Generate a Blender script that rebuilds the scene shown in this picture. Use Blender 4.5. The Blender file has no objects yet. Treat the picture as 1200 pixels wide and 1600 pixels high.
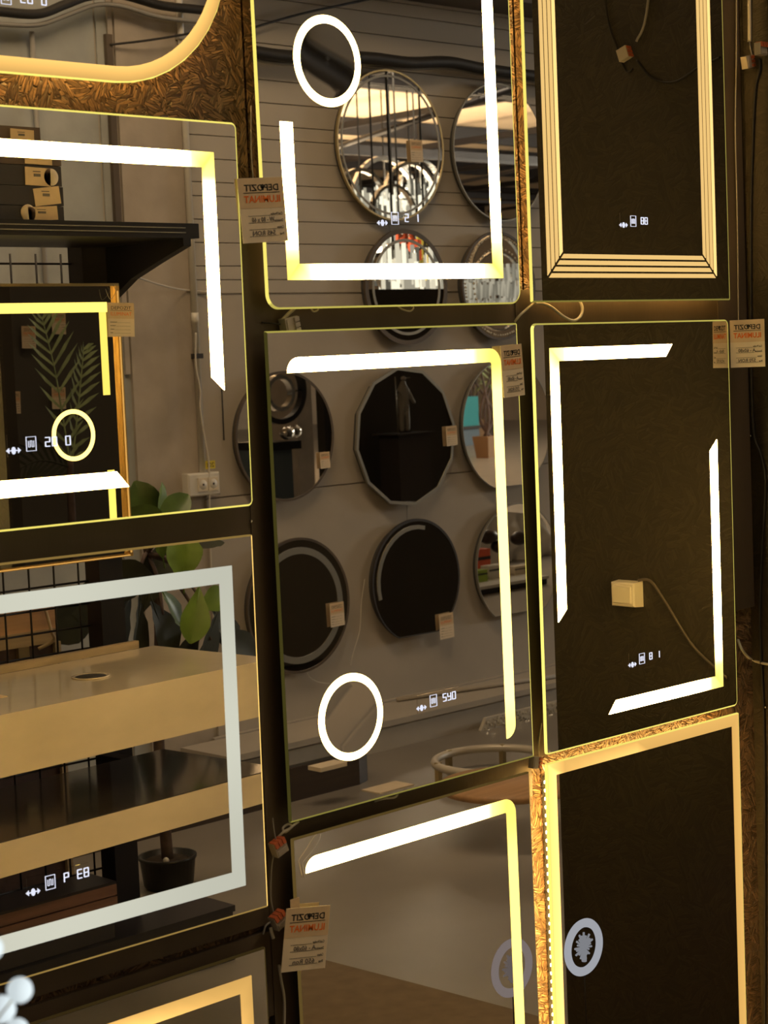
import bpy, math, random
from mathutils import Vector, Matrix
random.seed(7)
SC = bpy.context.scene
COL = SC.collection
# ------------------------------------------------------------------ camera
F, YAW, PIT, ROL, CAMD, EYE = 2945.4, -0.76613, -0.08125, 0.04244, 2.3007, 1.62
def rot(a, b, c):
    Rz = Matrix(((math.cos(a), -math.sin(a), 0), (math.sin(a), math.cos(a), 0), (0, 0, 1)))
    Rx = Matrix(((1, 0, 0), (0, math.cos(b), -math.sin(b)), (0, math.sin(b), math.cos(b))))
    Ry = Matrix(((math.cos(c), 0, math.sin(c)), (0, 1, 0), (-math.sin(c), 0, math.cos(c))))
    return Rz @ Rx @ Ry
RM = rot(YAW, PIT, ROL)
cd = bpy.data.cameras.new('camera'); cam = bpy.data.objects.new('camera', cd); COL.objects.link(cam)
cd.sensor_fit = 'VERTICAL'; cd.sensor_height = 36.0; cd.lens = F / 1600 * 36.0
cd.clip_start = 0.05; cd.clip_end = 200
cd.dof.use_dof = True; cd.dof.focus_distance = 3.9; cd.dof.aperture_fstop = 13.0
X_, Y_, Z_ = RM.col[0], RM.col[1], RM.col[2]
m4 = Matrix.Identity(4)
for i in range(3):
    m4[i][0] = X_[i]; m4[i][1] = Z_[i]; m4[i][2] = -Y_[i]
m4.translation = (0, -CAMD, EYE)
cam.matrix_world = m4
SC.camera = cam
# ------------------------------------------------------------------ world, lights, exposure
SC.view_settings.view_transform = 'Standard'; SC.view_settings.look = 'None'
SC.view_settings.gamma = 1.0; SC.view_settings.use_curve_mapping = False
SC.view_settings.exposure = 0.15
w = bpy.data.worlds.new('store_air'); SC.world = w; w.use_nodes = True
w.node_tree.nodes['Background'].inputs[0].default_value = (1.0, 0.86, 0.68, 1)
w.node_tree.nodes['Background'].inputs[1].default_value = 0.06
def area(name, loc, size, power, color, target):
    l = bpy.data.lights.new(name, 'AREA'); l.shape = 'RECTANGLE'; l.size, l.size_y = size
    l.energy = power; l.color = color
    o = bpy.data.objects.new(name, l); COL.objects.link(o); o.location = loc
    o.rotation_euler = (Vector(target) - Vector(loc)).to_track_quat('-Z', 'Y').to_euler()
    return o
area('aisle_lamp_light', (3.4, -1.9, 4.7), (3.0, 0.5), 64, (1.0, 0.76, 0.50), (4.4, -3.4, 1.2))
area('hall_lamp_light', (12, 4.0, 5.0), (4, 1.2), 330, (1.0, 0.93, 0.84), (12, 5, 0))
area('hall_daylight', (27, 3.0, 4.6), (6, 4), 2200, (0.92, 0.97, 1.0), (20, 11, 0))
area('hall_ceiling_fill', (17, 11, 2.6), (7, 7), 1500, (1.0, 0.86, 0.68), (17, 11, 5))  # unseen fill added to brighten the hall ceiling

# pixel helpers on the 1200 x 1600 photograph: rays through the lens, folded at the mirrors
def ray(px, py):
    return RM @ Vector(((px - 600) / F, 1.0, -(py - 800) / F))
def W(px, py, y=0.0, cy=-CAMD):            # seen directly: the point of that ray on the plane y
    d = ray(px, py); t = (y - cy) / d[1]
    return Vector((t * d[0], y, EYE + t * d[2]))
def V(px, py, yv):                          # seen in the LED mirrors: the real point stands at -yv
    p = W(px, py, yv); return Vector((p[0], -yv, p[2]))
OPP = 3.6
def S2(px, py, y):                          # seen in an LED mirror, then in a mirror on the opposite wall
    return W(px, py, y, -CAMD - 2 * OPP + 0.06)
GOLDY = 1.75
def S3(px, py, y):                          # seen in an LED mirror, then in the brass framed mirror
    return W(px, py, y, -CAMD - 2 * GOLDY)

# ------------------------------------------------------------------ mesh builder
class MB:
    def __init__(s): s.v = []; s.f = []; s.sm = []; s.g = []
    def add(s, vs, fs, smooth=False, glow=None):
        b = len(s.v); s.v += [tuple(p) for p in vs]
        s.f += [tuple(i + b for i in f) for f in fs]; s.sm += [smooth] * len(fs)
        s.g += (glow if glow is not None else [1.0] * len(vs))
        return s
    def box(s, a, b, glow=None):
        x0, x1 = sorted((a[0], b[0])); y0, y1 = sorted((a[1], b[1])); z0, z1 = sorted((a[2], b[2]))
        vs = [(x0,y0,z0),(x1,y0,z0),(x1,y1,z0),(x0,y1,z0),(x0,y0,z1),(x1,y0,z1),(x1,y1,z1),(x0,y1,z1)]
        return s.add(vs, [(0,3,2,1),(4,5,6,7),(0,1,5,4),(1,2,6,5),(2,3,7,6),(3,0,4,7)], False, glow)
    def prism(s, poly, y0, y1, glow=None, caps=True):      # poly in (x,z), extruded along y
        n = len(poly); vs = [(p[0], y0, p[1]) for p in poly] + [(p[0], y1, p[1]) for p in poly]
        fs = [(i, (i+1) % n, (i+1) % n + n, i + n) for i in range(n)]
        if caps: fs += [tuple(range(n-1, -1, -1)), tuple(range(n, 2*n))]
        return s.add(vs, fs, False, glow)
    def prismz(s, poly, z0, z1):
        n = len(poly); vs = [(p[0], p[1], z0) for p in poly] + [(p[0], p[1], z1) for p in poly]
        fs = [(i, (i+1) % n, (i+1) % n + n, i + n) for i in range(n)] + [tuple(range(n-1,-1,-1)), tuple(range(n,2*n))]
        return s.add(vs, fs)
    def loft(s, rings, smooth=False, closed=False, caps=False, glow=None):   # rings of equal length
        n = len(rings[0]); vs = [p for r in rings for p in r]; fs = []
        m = len(rings)
        for k in range(m if closed else m - 1):
            for i in range(n):
                fs.append((k*n+i, k*n+(i+1) % n, ((k+1) % m)*n+(i+1) % n, ((k+1) % m)*n+i))
        if caps: fs += [tuple(range(n-1,-1,-1)), tuple((m-1)*n+i for i in range(n))]
        return s.add(vs, fs, smooth, glow)
    def tube(s, pts, r, n=8, r1=None, closed=False):
        pts = [Vector(p) for p in pts]; m = len(pts); rings = []; prev = None
        for i, p in enumerate(pts):
            if closed: t = pts[(i+1) % m] - pts[i-1]
            else: t = pts[min(i+1, m-1)] - pts[max(i-1, 0)]
            t.normalize()
            ref = prev if prev is not None else (Vector((0,0,1)) if abs(t.z) < .9 else Vector((1,0,0)))
            a = (ref - t * ref.dot(t)).normalized(); b = t.cross(a); prev = a
            rr = r if r1 is None else r + (r1 - r) * i / max(1, m - 1)
            rings.append([p + (a*math.cos(2*math.pi*k/n) + b*math.sin(2*math.pi*k/n)) * rr for k in range(n)])
        return s.loft(rings, True, closed, not closed)
    def lathe(s, prof, c, n=24, axis='z'):
        c = Vector(c); rings = []
        for r, h in prof:
            ring = []
            for k in range(n):
                a = 2*math.pi*k/n
                ring.append(c + (Vector((r*math.cos(a), r*math.sin(a), h)) if axis == 'z' else Vector((r*math.cos(a), -h, r*math.sin(a)))))
            rings.append(ring)
        return s.loft(rings, True, False, True)
    def annulus(s, c, r0, r1, y0, y1, n=72, glow=1.0):
        rings = []
        for k in range(n):
            a = 2*math.pi*k/n; ca, sa = math.cos(a), math.sin(a)
            rings.append([(c[0]+r*ca, c[1]+y, c[2]+r*sa) for r, y in ((r0,y0),(r1,y0),(r1,y1),(r0,y1))])
        return s.loft(rings, False, True, False, [glow]*(4*n))
    def sphere(s, c, r, n=14, m=9, sq=(1,1,1)):
        prof = [(max(1e-4, r*math.sin(math.pi*i/m)), -r*math.cos(math.pi*i/m)) for i in range(m+1)]
        rings = [[(c[0]+p*math.cos(2*math.pi*k/n)*sq[0], c[1]+p*math.sin(2*math.pi*k/n)*sq[1], c[2]+h*sq[2]) for k in range(n)] for p, h in prof]
        return s.loft(rings, True, False, True)
    def build(s, name, m, parent=None, kind=None, label=None, glow=False):
        me = bpy.data.meshes.new(name); me.from_pydata(s.v, [], s.f)
        me.polygons.foreach_set('use_smooth', s.sm)
        if glow:
            at = me.attributes.new('glow', 'FLOAT', 'POINT'); at.data.foreach_set('value', s.g)
        me.materials.append(M[m] if isinstance(m, str) else m); me.update()
        o = bpy.data.objects.new(name, me); COL.objects.link(o)
        if parent: o.parent = parent
        if kind: o['kind'] = kind
        if label: o['label'] = label
        return o
def thing(name, label, cat, loc=(0,0,0), group=None, rot=(0,0,0)):
    o = bpy.data.objects.new(name, None); COL.objects.link(o); o.empty_display_size = .05
    o.location = loc; o.rotation_euler = rot; o['label'] = label; o['category'] = cat
    if group: o['group'] = group
    return o
def tag(o, label, cat, group=None):
    o['label'] = label; o['category'] = cat
    if group: o['group'] = group
    return o
def spline(pts, n=8):                       # Catmull-Rom through points
    pts = [Vector(p) for p in pts]; out = []
    for i in range(len(pts)-1):
        p0 = pts[max(i-1,0)]; p1 = pts[i]; p2 = pts[i+1]; p3 = pts[min(i+2,len(pts)-1)]
        for k in range(n):
            t = k/n
            out.append(0.5*((2*p1)+(p2-p0)*t+(2*p0-5*p1+4*p2-p3)*t*t+(3*p1-p0-3*p2+p3)*t**3))
    return out + [pts[-1]]
def text_mesh(s, size, mirror, depth=0.0006, bold=False, width=None, up=1):
    """lettering as a mesh in local XZ, front at y=0 facing -y (up=1) or facing +y (up=-1)"""
    c = bpy.data.curves.new('lettering', 'FONT'); c.body = s; c.size = size; c.align_x = 'CENTER'
    c.extrude = 0; c.resolution_u = 2
    if bold: c.offset = size*0.022
    o = bpy.data.objects.new('lettering_src', c); COL.objects.link(o)
    dg = bpy.context.evaluated_depsgraph_get(); me0 = o.evaluated_get(dg).to_mesh()
    vs = [v.co.copy() for v in me0.vertices]; fs = [tuple(p.vertices) for p in me0.polygons]
    o.evaluated_get(dg).to_mesh_clear(); bpy.data.objects.remove(o); bpy.data.curves.remove(c)
    xs = [v.x for v in vs]; wd = max(xs)-min(xs); k = (width/wd) if width else 1.0; mx = (max(xs)+min(xs))/2
    sg = -1 if mirror else 1
    b = MB(); b.add([((v.x-mx)*k*sg, 0, v.y) for v in vs], fs)
    return b

# ------------------------------------------------------------------ materials
M = {}
def mat(name, color, rough=0.5, metal=0.0, noise=0.0, nscale=20, bump=0.0, bscale=60, spec=0.5, coat=0.0, stretch=(1,1,1)):
    m = bpy.data.materials.new(name); m.use_nodes = True; nt = m.node_tree; b = nt.nodes['Principled BSDF']
    b.inputs['Base Color'].default_value = (*color, 1); b.inputs['Roughness'].default_value = rough
    b.inputs['Metallic'].default_value = metal; b.inputs['Specular IOR Level'].default_value = spec
    if coat: b.inputs['Coat Weight'].default_value = coat; b.inputs['Coat Roughness'].default_value = 0.08
    if noise or bump:
        tc = nt.nodes.new('ShaderNodeTexCoord'); mp = nt.nodes.new('ShaderNodeMapping'); mp.inputs['Scale'].default_value = stretch
        nt.links.new(tc.outputs['Object'], mp.inputs['Vector'])
    if noise:
        n = nt.nodes.new('ShaderNodeTexNoise'); n.inputs['Scale'].default_value = nscale; n.inputs['Detail'].default_value = 5
        nt.links.new(mp.outputs[0], n.inputs['Vector'])
        r = nt.nodes.new('ShaderNodeValToRGB'); r.color_ramp.elements[0].position = .3; r.color_ramp.elements[1].position = .7
        r.color_ramp.elements[0].color = (*[c*(1-noise) for c in color], 1)
        r.color_ramp.elements[1].color = (*[min(1, c*(1+noise)) for c in color], 1)
        nt.links.new(n.outputs['Fac'], r.inputs['Fac']); nt.links.new(r.outputs['Color'], b.inputs['Base Color'])
    if bump:
        n2 = nt.nodes.new('ShaderNodeTexNoise'); n2.inputs['Scale'].default_value = bscale; n2.inputs['Detail'].default_value = 4
        nt.links.new(mp.outputs[0], n2.inputs['Vector'])
        bp = nt.nodes.new('ShaderNodeBump'); bp.inputs['Strength'].default_value = bump; bp.inputs['Distance'].default_value = .004
        nt.links.new(n2.outputs['Fac'], bp.inputs['Height']); nt.links.new(bp.outputs[0], b.inputs['Normal'])
    M[name] = m; return m
def led(name, color, dim=None):                       # emission scaled by the per-vertex brightness of the LED strip
    m = bpy.data.materials.new(name); m.use_nodes = True; nt = m.node_tree
    nt.nodes.remove(nt.nodes['Principled BSDF']); e = nt.nodes.new('ShaderNodeEmission')
    e.inputs['Color'].default_value = (*color, 1)
    a = nt.nodes.new('ShaderNodeAttribute'); a.attribute_name = 'glow'; a.attribute_type = 'GEOMETRY'
    nt.links.new(a.outputs['Fac'], e.inputs['Strength'])
    if dim:                                  # dimmer stretches of the strip are yellower
        mr = nt.nodes.new('ShaderNodeMapRange'); mr.inputs['From Min'].default_value = 1.0; mr.inputs['From Max'].default_value = 6.0
        mx = nt.nodes.new('ShaderNodeMix'); mx.data_type = 'RGBA'; mx.inputs[6].default_value = (*dim, 1); mx.inputs[7].default_value = (*color, 1)
        nt.links.new(a.outputs['Fac'], mr.inputs['Value']); nt.links.new(mr.outputs[0], mx.inputs[0]); nt.links.new(mx.outputs[2], e.inputs['Color'])
    nt.links.new(e.outputs[0], nt.nodes['Material Output'].inputs[0]); M[name] = m
def osb(name, dark, lite, bump=1.0, rough=0.36, side=False, sc=40):     # oriented strand board under paint
    m = bpy.data.materials.new(name); m.use_nodes = True; nt = m.node_tree; b = nt.nodes['Principled BSDF']
    L = nt.links.new; N = nt.nodes.new
    tc = N('ShaderNodeTexCoord'); val = edge = None
    pick = N('ShaderNodeTexVoronoi'); pick.inputs['Scale'].default_value = sc*.9; L(tc.outputs['Object'], pick.inputs['Vector'])
    ps = N('ShaderNodeSeparateColor'); L(pick.outputs['Color'], ps.inputs[0])
    for k, ang in enumerate((0.25, 1.2, 2.1, 2.8)):
        m0 = N('ShaderNodeMapping'); m0.inputs['Rotation'].default_value = (ang if side else 0, 0 if side else ang, 0); m0.inputs['Location'].default_value = (k*.31, k*.1, k*.17)
        L(tc.outputs['Object'], m0.inputs['Vector'])
        mp = N('ShaderNodeMapping'); mp.inputs['Scale'].default_value = (2.0, 1.0, 6.0) if side else (1.0, 2.0, 6.0)
        L(m0.outputs[0], mp.inputs['Vector'])
        v = N('ShaderNodeTexVoronoi'); v.inputs['Scale'].default_value = sc; L(mp.outputs[0], v.inputs['Vector'])
        e = N('ShaderNodeTexVoronoi'); e.feature = 'DISTANCE_TO_EDGE'; e.inputs['Scale'].default_value = sc; L(mp.outputs[0], e.inputs['Vector'])
        sp = N('ShaderNodeSeparateColor'); L(v.outputs['Color'], sp.inputs[0])
        if val is None: val, edge = sp.outputs[0], e.outputs['Distance']; continue
        st = N('ShaderNodeMath'); st.operation = 'GREATER_THAN'; st.inputs[1].default_value = k*.25; L(ps.outputs[0], st.inputs[0])
        for i, new in ((0, sp.outputs[0]), (1, e.outputs['Distance'])):
            mx = N('ShaderNodeMix'); L(st.outputs[0], mx.inputs[0]); L(val if i == 0 else edge, mx.inputs[2]); L(new, mx.inputs[3])
            if i == 0: val = mx.outputs[0]
            else: edge = mx.outputs[0]
    er = N('ShaderNodeMapRange'); er.inputs['From Max'].default_value = .10; L(edge, er.inputs['Value'])
    ml = N('ShaderNodeMath'); ml.operation = 'MULTIPLY'; L(val, ml.inputs[0]); L(er.outputs[0], ml.inputs[1])
    r = N('ShaderNodeValToRGB'); r.color_ramp.elements[0].color = (*dark, 1); r.color_ramp.elements[1].color = (*lite, 1)
    L(ml.outputs[0], r.inputs['Fac']); L(r.outputs['Color'], b.inputs['Base Color'])
    n = N('ShaderNodeTexNoise'); n.inputs['Scale'].default_value = 160; L(tc.outputs['Object'], n.inputs['Vector'])
    ad = N('ShaderNodeMath'); ad.operation = 'MULTIPLY_ADD'; ad.inputs[1].default_value = .3
    L(n.outputs['Fac'], ad.inputs[0]); L(ml.outputs[0], ad.inputs[2])
    bp = N('ShaderNodeBump'); bp.inputs['Strength'].default_value = bump; bp.inputs['Distance'].default_value = .005
    L(ad.outputs[0], bp.inputs['Height']); L(bp.outputs[0], b.inputs['Normal']); b.inputs['Roughness'].default_value = rough
    M[name] = m
mat('mirror', (.83, .77, .67), 0.0, 1.0)
mat('mirror_back', (.06, .06, .06), .6)
mat('dark_mirror', (.72, .70, .66), 0.0, 1.0)
led('led_warm', (1.0, .71, .25), (1.0, .80, .15)); led('led_line', (1.0, .64, .22)); led('led_amber', (1.0, .57, .15)); led('led_white', (1.0, 1.0, .82))
led('led_icon', (.80, .83, 1.0)); led('edge_yellow', (.95, .80, .16)); led('edge_green', (.35, .62, .10)); led('edge_amber', (1.0, .62, .16)); led('edge_pale', (.8, .8, .45))
led('lamp_blue', (.72, .80, 1.0)); led('ghost_pink', (1.0, .88, .94)); led('lamp_bulb', (.86, .97, 1.0)); led('lamp_hall', (.95, 1.0, .97)); led('lamp_red', (1.0, .18, .08))
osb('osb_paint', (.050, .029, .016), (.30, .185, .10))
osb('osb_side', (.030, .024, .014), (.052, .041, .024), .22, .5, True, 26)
mat('dark_board', (.098, .074, .052), .42, 0, .25, 6, .12, 90, stretch=(1,1,.2))
mat('wall_paint', (.45, .41, .355), .75, 0, .06, 3, .08, 60)
mat('plank_paint', (.48, .44, .38), .6, 0, .05, 2, .05, 40, stretch=(.2,1,1))
mat('concrete', (.42, .37, .31), .85, 0, .16, 5, .25, 30)
mat('concrete_blue', (.40, .42, .41), .85, 0, .14, 6, .2, 30)
mat('floor_tile', (.26, .24, .215), .35, 0, .12, 2, .03, 30)
mat('ceiling_paint', (.62, .50, .36), .8, 0, .08, 2)
mat('black_metal', (.016, .014, .016), .42, .3)
mat('black_cable', (.02, .018, .016), .55)
mat('grey_cable', (.28, .27, .25), .5)
mat('white_cable', (.62, .58, .50), .5)
mat('white_plastic', (.72, .70, .64), .4)
mat('cream_plastic', (.74, .66, .52), .45)
mat('clear_plastic', (.46, .41, .34), .3)
mat('orange_plastic', (.62, .15, .06), .4)
mat('paper_kraft', (.78, .60, .38), .85, 0, .05, 30)
mat('paper_white', (.86, .74, .56), .85, 0, .03, 30)
mat('ink_black', (.03, .025, .02), .7)
mat('ink_orange', (.92, .19, .02), .7)
mat('ink_grey', (.18, .16, .14), .7)
mat('brass', (.92, .58, .18), .38, 1.0)
mat('brass_dull', (.55, .45, .24), .35, .9)
mat('chrome', (.72, .70, .66), .12, 1.0)
mat('steel_frame', (.33, .32, .28), .4, .6)
mat('crystal', (.85, .85, .82), .03, .85)
mat('shelf_reflection', (.07, .06, .055), .12, 0, .2, 4, coat=.5)
mat('hoop_grey', (.72, .67, .58), .4, .2)
mat('brown_mat', (.20, .145, .09), .9, 0, .1, 20)
mat('cable_brown', (.10, .075, .05), .5)
mat('marble', (.86, .74, .57), .16, 0, .10, 3.5, coat=.6, stretch=(1,1,2))
mat('wood_strip', (.45, .34, .2), .5, 0, .2, 8, stretch=(1,8,8))
mat('wood_brown', (.22, .115, .08), .5, 0, .25, 10, .1, 40, stretch=(.4,6,6))
mat('wood_orange', (.55, .33, .17), .5, 0, .15, 8, stretch=(.4,6,6))
mat('wood_dark', (.045, .03, .022), .4, 0, .2, 8, stretch=(.4,6,6))
mat('box_black', (.035, .03, .03), .6)
mat('box_lid', (.03, .028, .034), .35)
mat('box_brown', (.12, .085, .065), .7)
mat('leather', (.08, .05, .045), .45, 0, .2, 30, .2, 120)
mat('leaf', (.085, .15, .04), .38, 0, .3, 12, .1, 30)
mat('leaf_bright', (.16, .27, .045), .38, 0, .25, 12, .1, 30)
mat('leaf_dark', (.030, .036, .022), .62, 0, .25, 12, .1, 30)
mat('palm_leaf', (.36, .46, .24), .5, 0, .25, 20)
mat('bark', (.11, .075, .065), .85, 0, .3, 25, .5, 60)
mat('soil', (.05, .035, .025), .9, 0, .3, 60, .6, 90)
mat('pot_black', (.016, .016, .015), .35)
mat('pot_brown', (.25, .15, .08), .6)
mat('teal_paint', (.03, .24, .27), .45)
mat('blue_dark', (.10, .14, .18), .5)
mat('dark_panel', (.026, .021, .014), .5, 0, .15, 4)
mat('grey_panel', (.085, .08, .068), .55)
mat('grey_fabric', (.30, .29, .27), .9, 0, .15, 60)
mat('white_fabric', (.75, .75, .72), .8, 0, .05, 5, .3, 8)
mat('green_card', (.35, .52, .08), .6); mat('red_card', (.75, .14, .07), .6); mat('yellow_card', (.75, .62, .05), .6)
mat('wall_cream', (.62, .50, .38), .8, 0, .08, 2)
mat('skin_grey', (.22, .21, .19), .6)
# ------------------------------------------------------------------ setting
MirrorX1 = 3.33
def struct(name, b, m, parent=None): return b.build(name, m, parent, kind='structure' if parent is None else None)
HX0, HX1, HY1, CZ = -2.5, 34.0, 27.0, 5.2
struct('floor', MB().box((HX0, -3.75, -.06), (HX1, HY1, 0)), 'floor_tile')
struct('ceiling', MB().box((HX0, -3.75, CZ), (HX1, HY1, CZ+.08)), 'ceiling_paint')
# opposite wall: panels below, horizontal siding above, bare concrete on the left
wb = struct('wall_back', MB().box((HX0, -3.75, 0), (12.2, -3.612, CZ)), 'wall_paint')
for x0, x1 in ((4.70, 8.2), (8.2, 12.2)):
    MB().box((x0, -3.612, .0), (x1, -3.6, 1.088)).build('panel', 'wall_paint', wb)
    MB().box((x0, -3.612, 1.094), (x1, -3.6, 1.90)).build('panel', 'wall_paint', wb)
    z = 1.905
    while z < 4.2:
        h = .055 if int(z*100) % 3 else .092
        MB().add([(x0,-3.612,z),(x1,-3.612,z),(x1,-3.602,z+.003),(x0,-3.602,z+.003),(x0,-3.603,z+h-.003),(x1,-3.603,z+h-.003),(x1,-3.6045,z+h-.001),(x0,-3.6045,z+h-.001)],
                 [(0,1,2,3),(3,2,5,4),(4,5,6,7),(0,3,4,7),(1,6,5,2)]).build('plank', 'plank_paint', wb); z += h
MB().box((4.36, -3.612, 0), (4.66, -3.59, CZ)).build('concrete_column', 'concrete', wb)
MB().box((4.285, -3.612, 0), (4.36, -3.604, CZ)).build('joint_strip', 'concrete_blue', wb)
MB().box((3.0, -3.612, 0), (4.27, -3.6, CZ)).build('concrete_panel', 'concrete_blue', wb)
for k in range(3):
    pz = 1.6 + k*1.2
    MB().box((4.33, -3.60, pz), (4.352, -3.592, pz+1.18)).build('mortar_joint', 'concrete', wb)
struct('trim_1', MB().box((4.66, -3.6, 3.17), (12.2, -3.35, 3.55)), 'dark_board')      # soffit beam
struct('baseboard_back', MB().box((4.66, -3.6, 0), (12.2, -3.575, .13)), 'wall_paint')
# mirror wall: osb panels with seams, dark smooth boards nailed on
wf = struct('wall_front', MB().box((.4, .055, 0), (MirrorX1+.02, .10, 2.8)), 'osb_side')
for x0, x1 in ((.4, 1.23), (1.235, 1.985), (1.99, 2.635), (2.64, MirrorX1)):
    MB().box((x0, .043, 0), (x1, .055, 2.8)).build('osb_panel', 'osb_paint', wf)
HT = 1.62
def board(n, x0, x1, z0, z1, y0=.030):
    return struct('trim_%d' % n, MB().box((x0, y0, z0), (x1, .043, z1)), 'dark_board')
board(2, 1.945, 2.065, .0, 1.905)
board(3, 2.60, 2.705, .86, 1.735)
board(4, 3.225, MirrorX1-.004, 1.06, 2.8)
board(5, .4, 1.945, 1.305, 1.46, .032)
board(6, 2.065, 2.60, 1.62, 1.76, .032)
board(7, 2.705, 3.225, 1.61, 1.712, .032)
board(8, 2.065, 2.60, .79, .93, .032)
board(9, .4, 1.945, .704, .775, .032); board(10, .4, 1.945, .55, .692, .032)
# side return
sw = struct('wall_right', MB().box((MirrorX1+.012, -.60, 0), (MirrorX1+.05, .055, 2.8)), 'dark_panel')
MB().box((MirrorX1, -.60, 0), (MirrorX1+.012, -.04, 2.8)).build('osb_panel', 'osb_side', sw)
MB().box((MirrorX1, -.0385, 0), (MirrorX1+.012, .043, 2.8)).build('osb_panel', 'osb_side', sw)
# hall beyond
struct('wall_far', MB().box((HX0, HY1, 0), (HX1, HY1+.1, CZ)), 'wall_cream')
struct('wall_side', MB().box((HX1, -3.75, 0), (HX1+.1, HY1, CZ)), 'wall_cream')
k = 11
for i in range(18):
    yy = 4.0 + i*1.2; zz = 4.3+.22*(i % 4)
    b = MB(); b.box((4, yy-.02, zz), (HX1, yy+.02, zz+(.10 if i % 2 else .045)))
    if i % 3 == 0: b.box((4, yy-.05, 4.95), (HX1, yy+.05, 5.19))
    struct('trim_%d' % k, b, 'black_metal'); k += 1
for i in range(9):
    xx = 6 + i*3.1
    struct('trim_%d' % k, MB().box((xx-.05, 2, 4.86), (xx+.05, HY1, 4.95)), 'black_metal'); k += 1
for i in range(5):
    xx = 5 + i*4.5
    struct('trim_%d' % k, MB().tube([(xx, 3.0, 4.2), (xx+9, 20, 4.85)], .035, 6), 'black_metal'); k += 1

# ------------------------------------------------------------------ LED mirrors
def rrect(x0, x1, z0, z1, r, n=10):           # r: radii (TL,TR,BR,BL); counter-clockwise from BL
    rt = dict(zip(('tl','tr','br','bl'), r)); out = []
    for k, cx, cz, a0 in (('bl',x0,z0,180),('br',x1,z0,270),('tr',x1,z1,0),('tl',x0,z1,90)):
        q = rt[k]; sx = 1 if cx == x0 else -1; sz = 1 if cz == z0 else -1
        for i in range(n+1):
            a = math.radians(a0 + 90*i/n); out.append((cx+sx*q+q*math.cos(a), cz+sz*q+q*math.sin(a)))
    return out
def strip_mesh(path, width, glow, e0=0.0, e1=0.0, y0=-.0009, y1=.0006, inner=None, closed=False, round0=0, round1=0):
    """a flat light strip of given width following path (x,z); glow per path point; e0/e1 slant the ends"""
    P = [Vector(p) for p in path]; n = len(P); A = []; B = []
    for i in range(n):
        if closed: d0 = (P[i]-P[i-1]).normalized(); d1 = (P[(i+1) % n]-P[i]).normalized()
        else:
            d0 = (P[i]-P[i-1]).normalized() if i else (P[1]-P[0]).normalized()
            d1 = (P[i+1]-P[i]).normalized() if i < n-1 else d0
        n0 = Vector((-d0.y, d0.x)); n1 = Vector((-d1.y, d1.x)); m = (n0+n1); m = m/m.length_squared*2
        a = P[i]+m*width/2; c = P[i]-m*width/2
        if i == 0 and not closed: a = a - d1*e0; c = c + d1*e0
        if i == n-1 and not closed: a = a + d0*e1; c = c - d0*e1
        A.append(a); B.append(c)
    b = MB(); vs = []; gl = []
    for i in range(n):
        g = glow[i]; gi = g if inner is None else inner[i]
        vs += [(A[i].x,y0,A[i].y),(B[i].x,y0,B[i].y),(A[i].x,y1,A[i].y),(B[i].x,y1,B[i].y)]; gl += [gi, g, gi, g]
    fs = []
    for i in range(n if closed else n-1):
        p, q = 4*i, 4*((i+1) % n)
        fs += [(p,q,q+1,p+1),(p+2,p+3,q+3,q+2),(p,p+2,q+2,q),(p+1,q+1,q+3,p+3)]
    if not closed: fs += [(0,1,3,2),(4*n-4,4*n-2,4*n-1,4*n-3)]
    b.add(vs, fs, False, gl)
    for rd, i, d in ((round0, 0, -1), (round1, n-1, 1)):
        if rd:
            t = (P[0]-P[1]).normalized() if d < 0 else (P[-1]-P[-2]).normalized()
            c0 = A[i] if rd > 0 else B[i]; c1 = B[i] if rd > 0 else A[i]    # quarter round nose growing from c1 side
            pts = [c0 + (c1-c0)*math.sin(u)*1.0 + t*width*math.cos(u) - t*0 for u in [k*math.pi/16 for k in range(9)]]
            poly = [(c0.x,c0.y)] + [(p.x,p.y) for p in pts]
            area2 = sum(poly[j][0]*poly[(j+1) % len(poly)][1]-poly[(j+1) % len(poly)][0]*poly[j][1] for j in range(len(poly)))
            if area2 < 0: poly.reverse()
            b.prism(poly, y0, y1, [glow[i]]*(2*len(poly)))
    return b
def bar(p0, p1, g=18.0, lo0=None, lo1=None, fall=.085, n=14):
    """points and glow along one straight run, dimmer near an unlit corner"""
    P0, P1 = Vector(p0), Vector(p1); L = (P1-P0).length; pts = []; gl = []
    for i in range(n+1):
        t = i/n; s = 1.0; d0 = t*L; d1 = (1-t)*L; v = g
        for lo, d in ((lo0, d0), (lo1, d1)):
            if lo is not None:
                u = min(1, d/fall); u = u*u*(3-2*u); v = min(v, lo*(g/lo)**u)
        pts.append((P0+(P1-P0)*t)); gl.append(v)
    return pts, gl
def join(*runs):
    pts = []; gl = []
    for p, g in runs:
        if pts: p, g = p[1:], g[1:]
        pts += p; gl += g
    return pts, gl
SEG = {'a':((.12,.94),(.88,.94)),'b':((.94,.9),(.94,.54)),'c':((.94,.46),(.94,.1)),'d':((.12,.06),(.88,.06)),'e':((.06,.46),(.06,.1)),'f':((.06,.9),(.06,.54)),'g':((.12,.5),(.88,.5))}
GLY = {'0':'abcdef','1':'bc','2':'abged','8':'abcdefg','S':'afgcd','Y':'fgbcd','P':'abefg','E':'adefg','9':'abcdfg',' ':''}
def magnifier(root, c, r):                  # slightly dished magnifying glass inside a ring light
    b = MB(); n = 40; rings = []
    for k in range(8):
        rr = max(.0006, r*(7-k)/7); y = -.0003-.0009*(rr/r)**2
        rings.append([(c[0]+rr*math.cos(2*math.pi*i/n), y, c[1]+rr*math.sin(2*math.pi*i/n)) for i in range(n)])
    b.loft(rings, True); b.add([(p[0], p[1], p[2]) for p in rings[-1]], [tuple(range(n))], True)
    b.build('magnifier_glass', 'mirror', root)
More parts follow.
